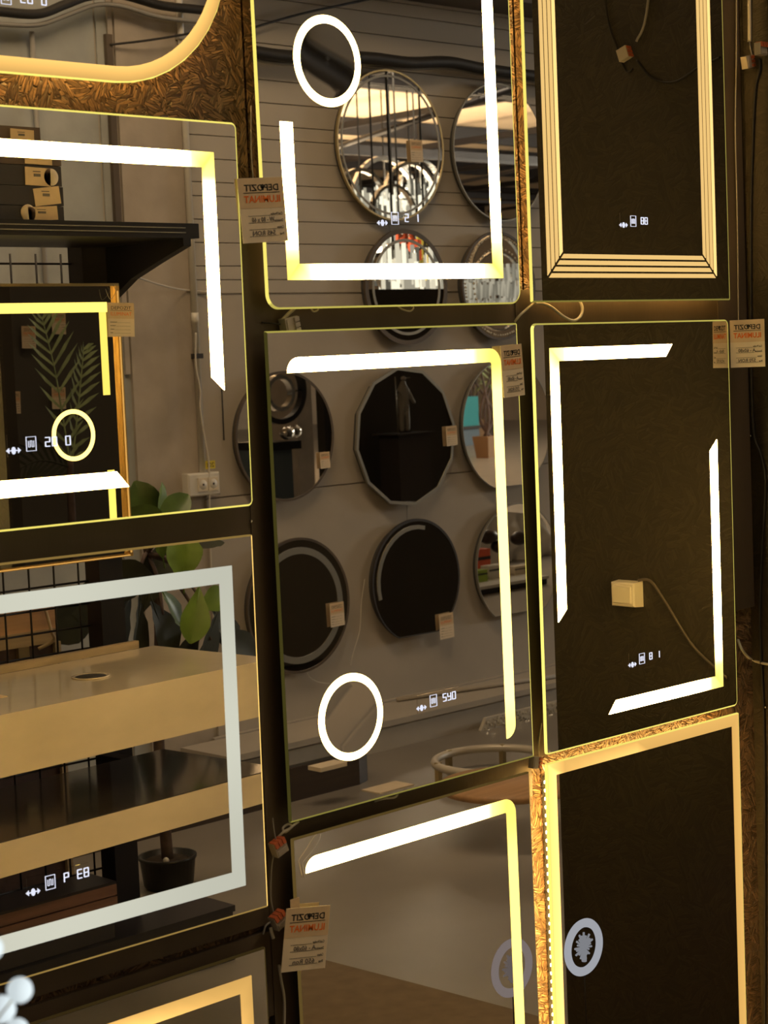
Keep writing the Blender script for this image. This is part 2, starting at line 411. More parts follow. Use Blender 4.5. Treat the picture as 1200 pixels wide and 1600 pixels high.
def display(root, cx, cz, digits, scale=1.0, back=False):
    """touch display: dimmer arrows, demister button, clock"""
    dp = MB().box((cx-.052,-.0004,cz-.013),(cx+.056,.0002,cz+.019)).build('touch_display', 'mirror', root)
    yf, yb = -.0012, -.0004
    b = MB(); x, z = cx-.042, cz-.004                       # bulb with arrows
    b.prism([(x-.012+.0,z),(x-.0075,z+.004),(x-.0075,z-.004)], yf, yb); b.prism([(x+.012,z),(x+.0075,z-.004),(x+.0075,z+.004)], yf, yb)
    b.prism([(x+.0035*math.cos(a),z+.0055*math.sin(a)) for a in [k*math.pi/5 for k in range(10)]], yf, yb)
    b.box((x-.0075,yf,z-.0007),(x+.0075,yb,z+.0007)); b.g = [.9]*len(b.v)
    b.build('dimmer_icon', 'led_icon', dp, glow=True)
    b = MB(); x, z = cx-.012, cz+.004; hw, hh, t = .0085, .0105, .0008
    for a in (((x-hw,z-hh),(x+hw,z-hh+t)),((x-hw,z+hh-t),(x+hw,z+hh)),((x-hw,z-hh),(x-hw+t,z+hh)),((x+hw-t,z-hh),(x+hw,z+hh))):
        b.box((a[0][0],yf,a[0][1]),(a[1][0],yb,a[1][1]))
    for i in range(4):
        xx = x-.0045+i*.003; b.box((xx-.0003,yf,z-.0045),(xx+.0003,yb,z+.0045))
        if i < 3: zz = z+.0045 if i % 2 else z-.0045; b.box((xx,yf,zz-.0003),(xx+.003,yb,zz+.0003))
    b.g = [.85]*len(b.v); b.build('demister_icon', 'led_icon', dp, glow=True)
    x = cx+.012
    for ch in digits:
        if ch != ' ':
            w_, h_ = .0085, .0145; z0 = cz-.002; b = MB()
            for s_ in GLY[ch]:
                (ax,az),(bx,bz) = SEG[s_]; q = .0007
                b.box((x+min(ax,bx)*w_-q,yf,z0+min(az,bz)*h_-q),(x+max(ax,bx)*w_+q,yb,z0+max(az,bz)*h_+q))
            b.g = [1.0]*len(b.v); b.build('clock_digit', 'led_icon', dp, glow=True)
        x += .0118
def led_mirror(label, x0, x1, z0, z1, ang, r=(.004,)*4, edge=('edge_yellow', (1,1,1,1)), back_led=0.0, depth=.030, inset=.06):
    w_, h_ = x1-x0, z1-z0
    root = thing('led_mirror', label, 'mirror', ((x0+x1)/2, 0, (z0+z1)/2+HT), rot=(0,-ang,0))
    o = rrect(-w_/2, w_/2, -h_/2, h_/2, r); i_ = rrect(-w_/2+.003, w_/2-.003, -h_/2+.003, h_/2-.003, [max(.001, q-.003) for q in r])
    MB().prism(i_, 0, .005).build('mirror_glass', 'mirror', root)
    n = len(o); gl = []
    eg = edge[1]                              # left, right, top, bottom
    for (x, z) in o:
        if abs(x) > w_/2-1e-5 or (w_/2-abs(x)) < (h_/2-abs(z)): v = eg[0] if x < 0 else eg[1]
        else: v = eg[2] if z > 0 else eg[3]
        gl.append(v)
    b = MB(); rings = [[(p[0],.0,p[1]) for p in i_],[(p[0],.0012,p[1]) for p in o],[(p[0],.005,p[1]) for p in o]]
    vs = [p for q in rings for p in q]
    b.add(vs, [(k*n+i,k*n+(i+1) % n,(k+1)*n+(i+1) % n,(k+1)*n+i) for k in range(2) for i in range(n)], False, gl*3)
    b.build('glass_edge', edge[0], root, glow=True)
    MB().prism(rrect(-w_/2+inset, w_/2-inset, -h_/2+inset, h_/2-inset, [max(.005,q-inset) for q in r]), .005, .043).build('housing', 'mirror_back', root)
    if back_led:
        ins = inset-.012
        q = rrect(-w_/2+ins, w_/2-ins, -h_/2+ins, h_/2-ins, [max(.008,p-ins) for p in r]); q2 = rrect(-w_/2+ins+.006, w_/2-ins-.006, -h_/2+ins+.006, h_/2-ins-.006, [max(.004,p-ins-.006) for p in r])
        n = len(q); b = MB(); rg = [[(p[0],y,p[1]) for p in qq] for qq, y in ((q,.012),(q,.020),(q2,.020),(q2,.012))]
        b.loft(rg, False, True, False, [back_led]*(4*n)); b.build('back_led_strip', 'led_amber', root, glow=True)
    return root, w_, h_
G0, LO = 32.0, 1.15
# A: rounded, frosted rim, upper left
rA, w_, h_ = led_mirror('wide LED mirror with big rounded corners and frosted rim in the top left corner', 1.126, 1.926, .424, 1.024, 0, (.225,)*4, ('edge_yellow',(1.0,1.0,1.0,1.1)), 22.0, inset=.05)
o = rrect(-w_/2+.013, w_/2-.013, -h_/2+.013, h_/2-.013, (.212,)*4, 14)
strip_mesh(o, .0215, [.66]*len(o), inner=[1.15]*len(o), closed=True).build('frosted_rim', 'led_amber', rA, glow=True)
display(rA, .003, -.198, '20 0')
def placeL(w_, h_, u, v): return (u-w_/2, v-h_/2)     # u from left, v from bottom
# B
rB, w_, h_ = led_mirror('wide LED mirror with slant-ended bright bars, below the rounded mirror at left', 1.127, 1.927, -.2229, .3791, -.0043, (.010,)*4, ('edge_yellow',(.9,.75,.95,.9)))
q = lambda u, v: placeL(.8, .602, u, v)
p, g = join(bar(q(.30,.542), q(.7395,.542), G0, None, LO), bar(q(.7395,.542), q(.7395,.196), G0, LO, None))
strip_mesh(p, .024, g, 0, .0105).build('light_strip', 'led_warm', rB, glow=True)
p, g = join(bar(q(.548,.060), q(.0605,.060), G0, None, LO), bar(q(.0605,.060), q(.0605,.40), G0, LO, None))
strip_mesh(p, .024, g, .0105, .0105).build('light_strip', 'led_warm', rB, glow=True)
display(rB, .002, -.301+.118, '20 0')
# C
rC, w_, h_ = led_mirror('wide LED mirror with an unbroken cool white band, middle left row', 1.119, 1.919, -.8723, -.2674, -.0068, (.003,)*4, ('edge_amber',(.7,1.1,.22,.28)))
o = [q2 for q2 in rrect(-.4+.0585, .4-.0585, -.3025+.0585, .3025-.0585, (.0005,)*4, 1)]
o = [(-.3415,-.244),(.3415,-.244),(.3415,.244),(-.3415,.244)]
path = []; gl = []
for i in range(4):
    a, c = Vector(o[i]), Vector(o[(i+1) % 4])
    for k in range(12):
        path.append(a+(c-a)*k/12); gl.append(.48+.10*math.sin(math.pi*k/12)**2)
strip_mesh(path, .0262, gl, closed=True).build('light_band', 'led_white', rC, glow=True)
display(rC, .0, -.3025+.127, 'P E8')
# D
rD, w_, h_ = led_mirror('LED mirror with an amber band, at the bottom left corner', 1.1076, 1.9076, -1.54, -.9402, .0032, (.002,)*4, ('edge_amber',(.0,.05,.03,.0)))
hx, hz = .4-.0445, .3-.0505
o = [(-hx,-hz),(hx,-hz),(hx,hz),(-hx,hz)]; path = []; gl = []; gi = []
for i in range(4):
    a, c = Vector(o[i]), Vector(o[(i+1) % 4])
    for k in range(16):
        t = k/16; path.append(a+(c-a)*t); s = math.sin(math.pi*t)
        gl.append(.62+.25*s*s); gi.append(.72+1.1*s*s)
strip_mesh(path, .024, gl, inner=gi, closed=True).build('light_band', 'led_amber', rD, glow=True)
# E
rE, w_, h_ = led_mirror('tall LED mirror with a U-shaped light and ring light at its top, centre top', 1.974, 2.5802, .087, .887, .0051, (.025,)*4, ('edge_yellow',(.95,.85,.8,.5)), 0.9, inset=.045)
q = lambda u, v: placeL(.6062, .8, u, v)
p, g = join(bar(q(.058,.299), q(.058,.0595), G0, None, LO), bar(q(.058,.0595), q(.547,.0595), G0, LO, LO), bar(q(.547,.0595), q(.547,.742), G0, LO, LO, .12), bar(q(.547,.742), q(.25,.742), G0, LO, None))
strip_mesh(p, .026, g).build('light_strip', 'led_warm', rE, glow=True)
c = q(.155,.402); magnifier(rE, c, .0605); MB().annulus((c[0],0,c[1]), .0605, .074, -.0009, .0006, glow=10).build('ring_light', 'led_warm', rE, glow=True)
display(rE, .305-.303, .145-.4, '2 1')
# F
rF, w_, h_ = led_mirror('tall LED mirror with hooked light and a ring light near its foot, wall centre', 1.9707, 2.5707, -.7476, .0524, .0045, (.003,)*4, ('edge_yellow',(.05,.85,.38,.22)))
q = lambda u, v: placeL(.6, .8, u, v)
cr = .016; pc = [q(.5395-cr+cr*math.sin(a), .744-cr+cr*math.cos(a)) for a in [k*math.pi/12 for k in range(7)]]
p, g = join(bar(q(.066,.744), q(.5395-cr,.744), G0, None, 1.3, .12), ([Vector(x) for x in pc], [1.2]*7), bar(q(.5395,.744-cr), q(.5395,.071), 3.1, 1.2, 2.2, .05))
strip_mesh(p, .0245, g, round0=-1, round1=-1).build('light_strip', 'led_warm', rF, glow=True)
c = q(.145,.1515); magnifier(rF, c, .0605); MB().annulus((c[0],0,c[1]), .0605, .0735, -.0009, .0006, glow=10).build('ring_light', 'led_warm', rF, glow=True)
display(rF, .354-.3, .143-.4, 'SY0')
# G
rG, w_, h_ = led_mirror('tall LED mirror with a hook of yellow light, bottom of the centre column', 1.9776, 2.5608, -1.5739, -.7739, .0075, (.002,)*4, ('edge_amber',(.10,.30,.08,.08)))
q = lambda u, v: placeL(.5832, .8, u, v)
pc = [q(.5285-cr+cr*math.sin(a), .7495-cr+cr*math.cos(a)) for a in [k*math.pi/12 for k in range(7)]]
p, g = join(bar(q(.050,.7495), q(.5285-cr,.7495), G0, None, 1.3, .12), ([Vector(x) for x in pc], [1.2]*7), bar(q(.5285,.7495-cr), q(.5285,.071), 2.0, 1.2, 1.6, .08, 24))
strip_mesh(p, .0245, g, round0=-1).build('light_strip', 'led_warm', rG, glow=True)
# H: four nested lines a side
rH, w_, h_ = led_mirror('tall LED mirror framed by four nested thin lines of light, top right', 2.6137, 3.2272, .0899, .8899, -.0021, (.003,)*4, ('edge_yellow',(.95,.55,.5,.2)), 14.0, inset=.045)
for side in range(4):
    for j in range(4):
        a = .045+j*.0120; wd = .0082; hw, hh = w_/2, h_/2
        if side in (0, 1):
            s = -1 if side == 0 else 1; x_o, x_i = s*(hw-a), s*(hw-a-wd)
            poly = [(x_o,-hh+a+.004),(x_o,hh-a-.004),(x_i,hh-a-wd-.004),(x_i,-hh+a+wd+.004)]
        else:
            s = -1 if side == 2 else 1; z_o, z_i = s*(hh-a), s*(hh-a-wd)
            poly = [(-hw+a+.004,z_o),(hw-a-.004,z_o),(hw-a-wd-.004,z_i),(-hw+a+wd+.004,z_i)]
        ar = sum(poly[i][0]*poly[(i+1) % 4][1]-poly[(i+1) % 4][0]*poly[i][1] for i in range(4))
        if ar < 0: poly.reverse()
        g = (1.2 if (j == 3 and side == 0) or (j == 0 and side == 1) else .80)
        MB().prism(poly, -.0009, .0006, [g]*8).build('light_strip', 'led_line', rH, glow=True)
display(rH, .314-.307, .150-.4, '88')
# I
rI, w_, h_ = led_mirror('tall LED mirror with two slant-ended corner bars, right column middle row', 2.609, 3.2156, -.7509, .0508, -.0042, (.012,.012,.012,.006), ('edge_yellow',(1.3,.75,.45,.95)))
q = lambda u, v: placeL(.6066, .8017, u, v)
p, g = join(bar(q(.405,.7435), q(.058,.7435), G0, None, 2.0), bar(q(.058,.7435), q(.058,.255), G0, 2.0, None))
strip_mesh(p, .0245, g, -.011, -.011).build('light_strip', 'led_warm', rI, glow=True)
p, g = join(bar(q(.197,.0595), q(.5445,.0595), G0, None, LO), bar(q(.5445,.0595), q(.5445,.547), G0, LO, None, .12))
strip_mesh(p, .0245, g, -.0115, -.011).build('light_strip', 'led_warm', rI, glow=True)
display(rI, .303-.303, .137-.4, '8 1')
# J
rJ, w_, h_ = led_mirror('tall LED mirror with a glowing frosted rim right to its edge, bottom right', 2.6048, 3.2164, -1.5675, -.7675, -.0029, (.003,)*4, ('edge_yellow',(1.1,.8,.9,.8)), 20.0, inset=.034)
hx, hz = .3058-.015, .4-.0135
o = [(-hx,-hz),(hx,-hz),(hx,hz),(-hx,hz)]; path = []; gl = []; gi = []
for i in range(4):
    a, c = Vector(o[i]), Vector(o[(i+1) % 4])
    for k in range(16):
        t = k/16; path.append(a+(c-a)*t); left = i == 3
        s = math.sin(math.pi*t)
        gl.append(1.5 if left else .78); gi.append(2.0 if left else .70+(.55*s if i == 2 and t > .5 else 0))
strip_mesh(path, .0225, gl, inner=gi, closed=True).build('frosted_rim', 'led_amber', rJ, glow=True)
b = MB()
for k in range(46):
    z = -.36+k*.016; b.box((-.3058+.0165,.016,z-.0025),(-.3058+.0205,.022,z+.0025))
b.g = [90.0]*len(b.v); b.build('led_dots', 'led_amber', rJ, kind='stuff', glow=True)
#PART2
# ------------------------------------------------------------------ price tags
def price_tag(label, loc, w_, h_, yaw=0.0, tilt=0.0, hand=('A - 60x80', '505 RON'), cord=None, group=None, tiny=False, rx=0.0):
    t = thing('price_tag', label, 'tag', loc, group, (rx, tilt, yaw))
    MB().box((-w_/2,0,-h_/2),(w_/2,.0008,h_/2)).build('card', 'paper_white', t)
    hd = MB().box((-w_/2+.0002,-.0004,h_/2-.47*h_),(w_/2-.0002,.0002,h_/2-.0002)).build('header', 'paper_kraft', t)
    def put(s, size, x, z, m, wd, par, nm):
        b = text_mesh(s, size, True, width=wd, bold=not tiny)
        b.v = [(p[0]+x, -.0009, p[2]+z) for p in b.v]; b.build(nm, m, par)
    put('DEPOZIT', .14*h_, 0, h_/2-.20*h_, 'ink_black', .76*w_, hd, 'lettering')
    put('ILUMINAT', .15*h_, 0, h_/2-.38*h_, 'ink_orange', .80*w_, hd, 'lettering')
    MB().box((-.40*w_,-.0009,h_/2-.235*h_),(.40*w_,-.0003,h_/2-.225*h_)).build('underline', 'ink_black', hd)
    if not tiny:
        b = MB(); cx, cz = .03*w_, h_/2-.135*h_
        b.prism([(cx+.045*w_*math.cos(a), cz+.035*h_*math.sin(a)) for a in [k*math.pi/6 for k in range(12)]], -.0010, -.0003)
        b.box((cx-.025*w_,-.001,cz-.06*h_),(cx+.02*w_,-.0003,cz)); b.build('bulb_mark', 'ink_black', hd)
    cd_ = t
    for i, s in enumerate(('Cod Produs', 'Dimensiuni', 'Culoare', 'Pret')):
        z = h_/2-.585*h_-i*.105*h_
        wd = (.26,.20,.14,.10)[i]*w_
        if tiny: MB().box((.42*w_-wd,-.0006,z),(.42*w_,-.0001,z+.02*h_)).build('caption', 'ink_grey', cd_)
        else: put(s, .06*h_, .42*w_-wd/2, z, 'ink_black', wd, cd_, 'caption')
        MB().box((-.34*w_,-.0006,z-.006*h_),(.40*w_-wd,-.0001,z)).build('ruled_line', 'ink_grey', cd_)
    if not tiny:
        for s, i in zip(hand, (1, 3)):
            put(s, .10*h_, -.02*w_, h_/2-.575*h_-i*.105*h_, 'ink_grey', .50*w_, cd_, 'handwriting')
    if cord:
        MB().tube(spline([Vector(p)-Vector(loc) for p in cord], 4), .0007, 5).build('string', 'white_cable', t)
    return t
def tag_px(label, tl, tr, br, y, **kw):
    a, b, c = W(*tl, y), W(*tr, y), W(*br, y)
    w_ = (b-a).length; h_ = (c-b).length; ctr = (a+c)/2; tilt = -math.atan2((b-a).z, (b-a).x)
    return price_tag(label, ctr, w_, h_, 0, tilt, **kw)
e = W(404, 200, -.004)
tag_px('paper price tag hanging over the left edge of the mirror with the U-shaped light', (374,279), (444.5,276.5), (447,376), -.0035,
       hand=('W - 80 x 60', '545 RON'), cord=[W(400,165,-.002), W(397,230,-.003), W(398,279,-.003)])
tag_px('paper price tag by the right end of the top light of the centre mirror', (781,541), (814,537), (821,617), -.010, hand=('A - 60x80','SY5 RON'))
tag_px('paper price tag hanging low between two columns, beside a grey wire connector', (446,1420), (514.5,1414.5), (509.5,1512), -.014, hand=('A - 60x80','650 Ron'))
s_ = W(463, 1413, -.002)
tag(MB().box((s_.x-.012, -.0012, s_.z-.016),(s_.x+.008, -.0004, s_.z+.010)).build('paper_sticker', 'paper_kraft'), 'small blank kraft sticker above the lowest price tag', 'sticker')
th = math.radians(62); c_ = Vector((3.2175+.036*math.cos(th), -.002-.036*math.sin(th), 1.62-.001))
price_tag('paper price tag jutting out from the right edge of a mirror and doubled in it', c_, .070, .097, -th, 0, ('A - 60x80','570 RON'), rx=-.02)

# ------------------------------------------------------------------ loose cables and wire connectors
def cable(label, pts, r, m, name='cable', par=None, group=None):
    o = MB().tube(spline(pts, 7), r, 7).build(name, m, par)
    if label: tag(o, label, 'cable', group)
    return o
def connector(label, p, ang, s=1.0, hide=False, yaw=0.0):
    t = thing('wire_connector', label, 'connector', p, None, (0, ang, yaw))
    b = MB(); b.box((-.010*s,-.007*s,-.011*s),(.010*s,.005*s,.009*s)); b.box((-.008*s,-.008*s,-.009*s),(.008*s,-.007*s,-.003*s)); b.build('shell', 'clear_plastic', t)
    for k in range(3):
        x = (-.0065+k*.0065)*s
        MB().loft([[(x-.0026*s,-.0085*s,.010*s),(x+.0026*s,-.0085*s,.010*s),(x+.0026*s,.004*s,.010*s),(x-.0026*s,.004*s,.010*s)],
                   [(x-.0024*s,-.0095*s,.002*s),(x+.0024*s,-.0095*s,.002*s),(x+.0024*s,-.004*s,.002*s),(x-.0024*s,-.004*s,.002*s)]], caps=True).build('lever', 'clear_plastic' if hide else 'orange_plastic', t)
    return t
g_ = lambda a, y=.022: W(a[0], a[1], y)
cable('beige cable looping below the mirror with nested lines', [g_((836,474)), g_((848,474)), g_((862,480)), g_((880,494),.015), g_((896,501),.012), g_((907,494),.014), g_((910,482),.018), g_((906,470))], .0028, 'white_cable')
cable('beige cable crossing from the gap between two mirrors, left of the looping one', [g_((830,462)), g_((833,473)), g_((824,482),.018), g_((813,492),.016), g_((804,503),.026)], .0024, 'white_cable')
cable('short beige cable under the left corner of the U-light mirror', [g_((462,480)), g_((452,489),.016), g_((440,501),.018)], .0030, 'white_cable')
cable('tiny beige cable end curling under the U-light mirror, left one', [g_((486,482)), g_((490,487),.018), g_((496,485),.018), g_((498,480))], .0016, 'white_cable')
cable('tiny beige cable loop under the middle of the U-light mirror', [g_((622,479)), g_((630,484),.018), g_((641,486),.016), g_((646,481),.018), g_((640,476))], .0016, 'white_cable')
connector('grey wire connector lying on top of the centre mirror', g_((452,509),.018), math.radians(80), 1.4, True)
cable('dark thin wire pair leaving the connector above the centre mirror', [g_((438,507),.018), g_((425,505),.022), g_((409,504),.028)], .0014, 'black_cable')
connector('wire connector with orange levers hanging below the centre mirror', g_((434,1322),.012), math.radians(-20), 1.25)
cable('white knotted cable at the bottom left corner of the centre mirror', [g_((435,1308),.016), g_((443,1300),.01), g_((456,1292),.006), g_((450,1288),.01), g_((442,1294),.012), g_((446,1300),.01), g_((458,1290),.004), g_((466,1284),.01)], .0022, 'white_cable')
cable('grey wire rising above the upper orange lever connector', [g_((431,1312),.012), g_((428,1296),.018), g_((426,1278),.026)], .0011, 'grey_cable')
cable('grey wire running down between two orange lever connectors', [g_((428,1334),.014), g_((424,1360),.016), g_((423,1400),.016), g_((427,1425),.014)], .0013, 'grey_cable')
connector('wire connector with orange levers beside the lowest price tag', g_((434,1436),.010), math.radians(-25), 1.25)
cable('grey bent wire entering the lower orange lever connector', [g_((411,1460),.012), g_((415,1447),.01), g_((424,1440),.010)], .0016, 'grey_cable')
cable('short white stripped cable end below the lower connector', [g_((423,1449),.014), g_((424,1456),.012), g_((427,1466),.012)], .0030, 'white_cable')
cable('pale cable falling from behind the lowest price tag', [g_((436,1508),.010), g_((439,1530),.016), g_((444,1560),.02), g_((444,1605),.022), g_((444,1640),.022)], .0024, 'white_cable')
cable('flat cable loop under the bottom edge of the centre mirror', [g_((585,1252)), g_((600,1248),.012), g_((616,1246),.01), g_((621,1240),.016), g_((614,1236))], .0020, 'white_cable')
cable('fine white wire curved in front of the lowest centre mirror', [W(501,1303,-.004), W(499,1312,-.008), W(489,1328,-.008), W(475,1345,-.006), W(473,1352,-.004), W(477,1372,-.004)], .0007, 'white_cable')
connector('red wire connector in the corner between four mirrors', g_((836,1191),.020), math.radians(100), 1.1)
cable('black thin wire with the red connector', [g_((846,1130),.03), g_((842,1160),.028), g_((843,1185),.024), g_((852,1205),.03)], .0014, 'white_cable')
# right hand corner
XS = MirrorX1 - .004
def RX(px, py, x=None):                      # point of the ray on the side wall face
    d = ray(px, py); x = XS if x is None else x; t = x/d[0]; return Vector((x, -CAMD+t*d[1], EYE+t*d[2]))
cable('grey straight thin cable beside the top right mirror', [W(1151,-30,.024), W(1150.5,100,.024), W(1149,200,.024), W(1152,340,.026), W(1154,520,.028)], .0016, 'grey_cable')
cable('pale thick cable coming down at the top right corner', [RX(1169,-40), RX(1170.5,0), RX(1171,65)], .0042, 'white_cable')
cable('bare wire between the pale cable and a wire connector', [RX(1171,63), RX(1173,78), RX(1176,90)], .0015, 'grey_cable')
connector('wire connector tipped on its side at the top right corner', RX(1168,97,3.306), math.radians(78), 1.25)
connector('wire connector with orange levers facing out at the right frame edge', RX(1188,76,3.312), 0.0, 1.25)
cable('black cable drooping down the dark right hand corner', [RX(1186,92), RX(1187,110), RX(1180,140), RX(1176,220), RX(1173,330), RX(1173,480), RX(1174,600), RX(1178,680), RX(1189,712), RX(1196,760), RX(1190,860), RX(1187,980), RX(1193,1110), RX(1195,1250), RX(1195,1640)], .0030, 'black_cable')
cable('tan cable leaving the corner to the right below the tag', [W(1153,1000,.02), W(1160,1016,.0), RX(1172,1029), RX(1190,1036), RX(1215,1040)], .0030, 'white_cable')
cable('dim brown cable reflected running down right from the cream switch box', [Vector((3.318,-.10,.90)), Vector((3.318,-.187,.962)), Vector((3.318,-.26,1.055)), Vector((3.318,-.30,1.10)), Vector((3.318,-.335,1.10))], .0032, 'cable_brown')
for i, (a, b_) in enumerate(((1173,681),(1196,1105),(393,815))):
    p = RX(a, b_) if i < 2 else W(a, b_, .028)
    tag(MB().lathe([(.0024,-.002),(.003,.0005),(.002,.002)], p, 10, 'y').build('screw_head', 'chrome'), ('shiny screw head in the right corner below the jutting tag','shiny screw head in the right corner near the frosted rim mirror','shiny screw head in the dark strip between two wide mirrors')[i], 'screw')
# on the side wall: seen only in the mirrors
t = thing('junction_box', 'square cream switch box reflected in the slant-bar mirror', 'switch', (MirrorX1, -.367, 1.068))
b = MB(); b.loft([[(0,-.035,-.029),(0,.035,-.029),(0,.035,.029),(0,-.035,.029)],[(-.028,-.033,-.027),(-.028,.033,-.027),(-.028,.033,.027),(-.028,-.033,.027)],[(-.031,-.030,-.024),(-.031,.030,-.024),(-.031,.030,.024),(-.031,-.030,.024)]], caps=True); b.build('base_box', 'cream_plastic', t)
MB().loft([[(-.031,-.026,-.020),(-.031,.026,-.020),(-.031,.026,.020),(-.031,-.026,.020)],[(-.036,-.024,-.018),(-.034,.024,-.018),(-.034,.024,.018),(-.036,-.024,.018)]], caps=True).build('rocker', 'cream_plastic', t)
connector('orange and grey wire connector reflected among hanging cords in the top right mirror', (3.300, -.313, 2.259), 1.25, 1.35, yaw=math.radians(90))
cable('dark hanging cord reflected left of the connector in the top right mirror', [(XS,-.40,2.75), (XS,-.384,2.39), (XS,-.35,2.27), (XS,-.33,2.225), (XS,-.312,2.228)], .0025, 'black_cable')
cable('dark cord with a pale end reflected right of the connector in the top right mirror', [(XS,-.22,2.75), (XS,-.264,2.37), (XS,-.30,2.285)], .0030, 'grey_cable')
cable('slack black cord reflected below the connector in the top right mirror', [(XS,-.30,2.245), (XS,-.26,2.20), (XS,-.20,2.185), (XS,-.14,2.205), (XS,-.08,2.22)], .0026, 'black_cable')

# ------------------------------------------------------------------ lamps hanging near the mirrors
def ring_lamp(label, c, r, m, gl, cords):
    t = thing('ring_lamp', label, 'lamp', (c.x, c.y, c.z-r))   # stands on a thin stem
    o = Vector((0,0,r))
    b = MB(); R0 = r*.84
    rings = [[Vector((R0*math.cos(a)+r*.155*math.cos(u)*math.cos(a), r*.10*math.sin(u), R0*math.sin(a)+r*.155*math.cos(u)*math.sin(a)))+o for u in [k*math.pi/5 for k in range(10)]] for a in [j*2*math.pi/56 for j in range(56)]]
    b.loft(rings, True, True, False, [gl]*560); b.build('light_tube', m, t, glow=True)
    b = MB()
    for k in range(22):
        a = 2*math.pi*k/22; L = r*(.46 if k % 2 else .36)
        b.tube([o, o+Vector((L*math.cos(a), .002*math.sin(3*a), L*math.sin(a)+.003))], r*.022, 5, r*.040)
    b.tube([o, o+Vector((0,0,-r*.5))], r*.10, 6, r*.09); b.g = [gl*.6]*len(b.v)
    b.build('crystal_burst', m, t, glow=True)
    zf = -(c.z-r)
    MB().tube([(0,0,.003), (0,0,zf+.006)], .0016, 8).build('stem', 'black_metal', t)
    MB().lathe([(.045,zf),(.045,zf+.006),(.004,zf+.010)], (0,0,0), 24).build('foot', 'black_metal', t)
    return t
ring_lamp('bluish ring lamp reflected low in the frosted rim mirror', V(912,1480,.262), .062, 'lamp_blue', .52, CZ)
ring_lamp('faint pinkish ghost ring, built as a lamp, reflected low in the lowest centre mirror', V(800,1512,.45), .066, 'ghost_pink', .20, CZ)  # lamp put in to stand for a faint ghost ring
t = thing('globe_chandelier', 'chandelier of small white globe bulbs at the lower left frame corner', 'lamp', W(-30,1625,-1.32))
o0 = W(-30,1625,-1.32)
MB().sphere((0,0,0), .014, 12, 8).build('hub', 'brass_dull', t)
for i, (a, b_) in enumerate(((31,1547),(3,1577),(27,1609),(-14,1482),(-40,1560),(-70,1600))):
    p = W(a, b_, -1.32+.01*(i % 3)) - o0
    st = MB().tube([(0,0,0), p*.93], .0007, 5).build('arm', 'brass_dull', t)
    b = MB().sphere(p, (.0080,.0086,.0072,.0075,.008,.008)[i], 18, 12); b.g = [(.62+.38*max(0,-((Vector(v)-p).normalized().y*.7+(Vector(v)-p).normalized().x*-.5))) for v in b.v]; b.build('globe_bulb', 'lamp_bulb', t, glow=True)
MB().tube([(0,0,0), (0,0,CZ-o0.z)], .0015, 5).build('hanging_cord', 'black_cable', t)
#PART3
# ================================================================== the room behind the camera, seen in the mirrors
# ---- vanity counter
YW = -math.atan2(.075, 1.0)
t = thing('vanity_counter', 'pale marble double vanity counter lit orange, reflected at lower left', 'counter', (3.03, -1.262, 0), None, (0, 0, YW))
def slab(z0, z1, dep):
    b = MB(); b.box((-1.12, -dep, z0), (0, 0, z1)); return b
tp = slab(.748, .885, .455).build('counter_top', 'marble', t)
hc = (-.415, -.215)
b = MB(); b.lathe([(.046,.0),(.047,.0022),(.040,.0022),(.036,-.0005)], (hc[0],hc[1],.8855), 28); b.build('hole_rim', 'marble', tp)
MB().lathe([(.0375,0),(.0375,.0012)], (hc[0],hc[1],.8855), 28).build('drain_hole', 'box_black', tp)
ls = slab(.530, .606, .44).build('lower_shelf', 'marble', t)
MB().box((-1.119,-.439,.606),(-.001,-.003,.608)).build('reflection_sheet', 'shelf_reflection', ls)  # dark sheet puts the underside's reflection into the marble top's colour
MB().box((-1.12,-.475,.885),(-.05,-.458,.905)).build('backsplash_strip', 'wood_strip', t)
for x in (-1.06, -.10):
    for z in (.55, .78): MB().box((x-.02,-.56,z),(x+.02,-.44,z+.05)).build('mount_arm', 'black_metal', t)
MB().box((-1.08,-.40,0),(-1.04,-.36,.53)).build('leg', 'black_metal', t)
pc = Matrix.Rotation(YW,4,'Z') @ Vector((-.75,-.20,.8855)) + Vector((3.03,-1.262,0))
tag(MB().box((pc.x-.05,pc.y-.03,.8853),(pc.x+.06,pc.y+.02,.887)).build('paper_slip', 'paper_kraft'), 'small paper slip lying on the marble counter top', 'paper')
# ---- metal rack with shelf and wire grid
t = thing('metal_rack', 'black metal display rack with shelf and wire grid behind the counter', 'rack', (2.5, -1.83, 0))
def rk(name, a, b_, m='black_metal'): return MB().box((a[0]-2.5,a[1]+1.83,a[2]),(b_[0]-2.5,b_[1]+1.83,b_[2])).build(name, m, t)
for x in (1.82, 2.955): rk('upright', (x-.038,-1.90,0), (x+.038,-1.835,1.99))
sh = rk('shelf', (1.75,-1.86,1.945), (3.045,-1.50,1.982))
for z in (1.957, 1.969): MB().box((1.76-2.5,.33,z),(3.0-2.5,.3335,z+.0025)).build('groove', 'steel_frame', sh)
for x in (1.84, 3.005):
    poly = [(-1.50,1.945),(-1.50,1.925),(-1.62,1.89),(-1.73,1.855),(-1.835,1.80),(-1.86,1.80),(-1.86,1.945)]
    b = MB(); vs = [(x-.012-2.5,p[0]+1.83,p[1]) for p in poly]+[(x+.012-2.5,p[0]+1.83,p[1]) for p in poly]; n = len(poly)
    b.add(vs, [(i,(i+1) % n,(i+1) % n+n,i+n) for i in range(n)]+[tuple(range(n)),tuple(range(2*n-1,n-1,-1))]); b.build('bracket', 'black_metal', t)
for k in range(14):
    x = 1.87+k*.078; MB().tube([(x-2.5,-.055,.12),(x-2.5,-.055,1.93)], .0030, 5).build('grid_bar', 'black_metal', t)
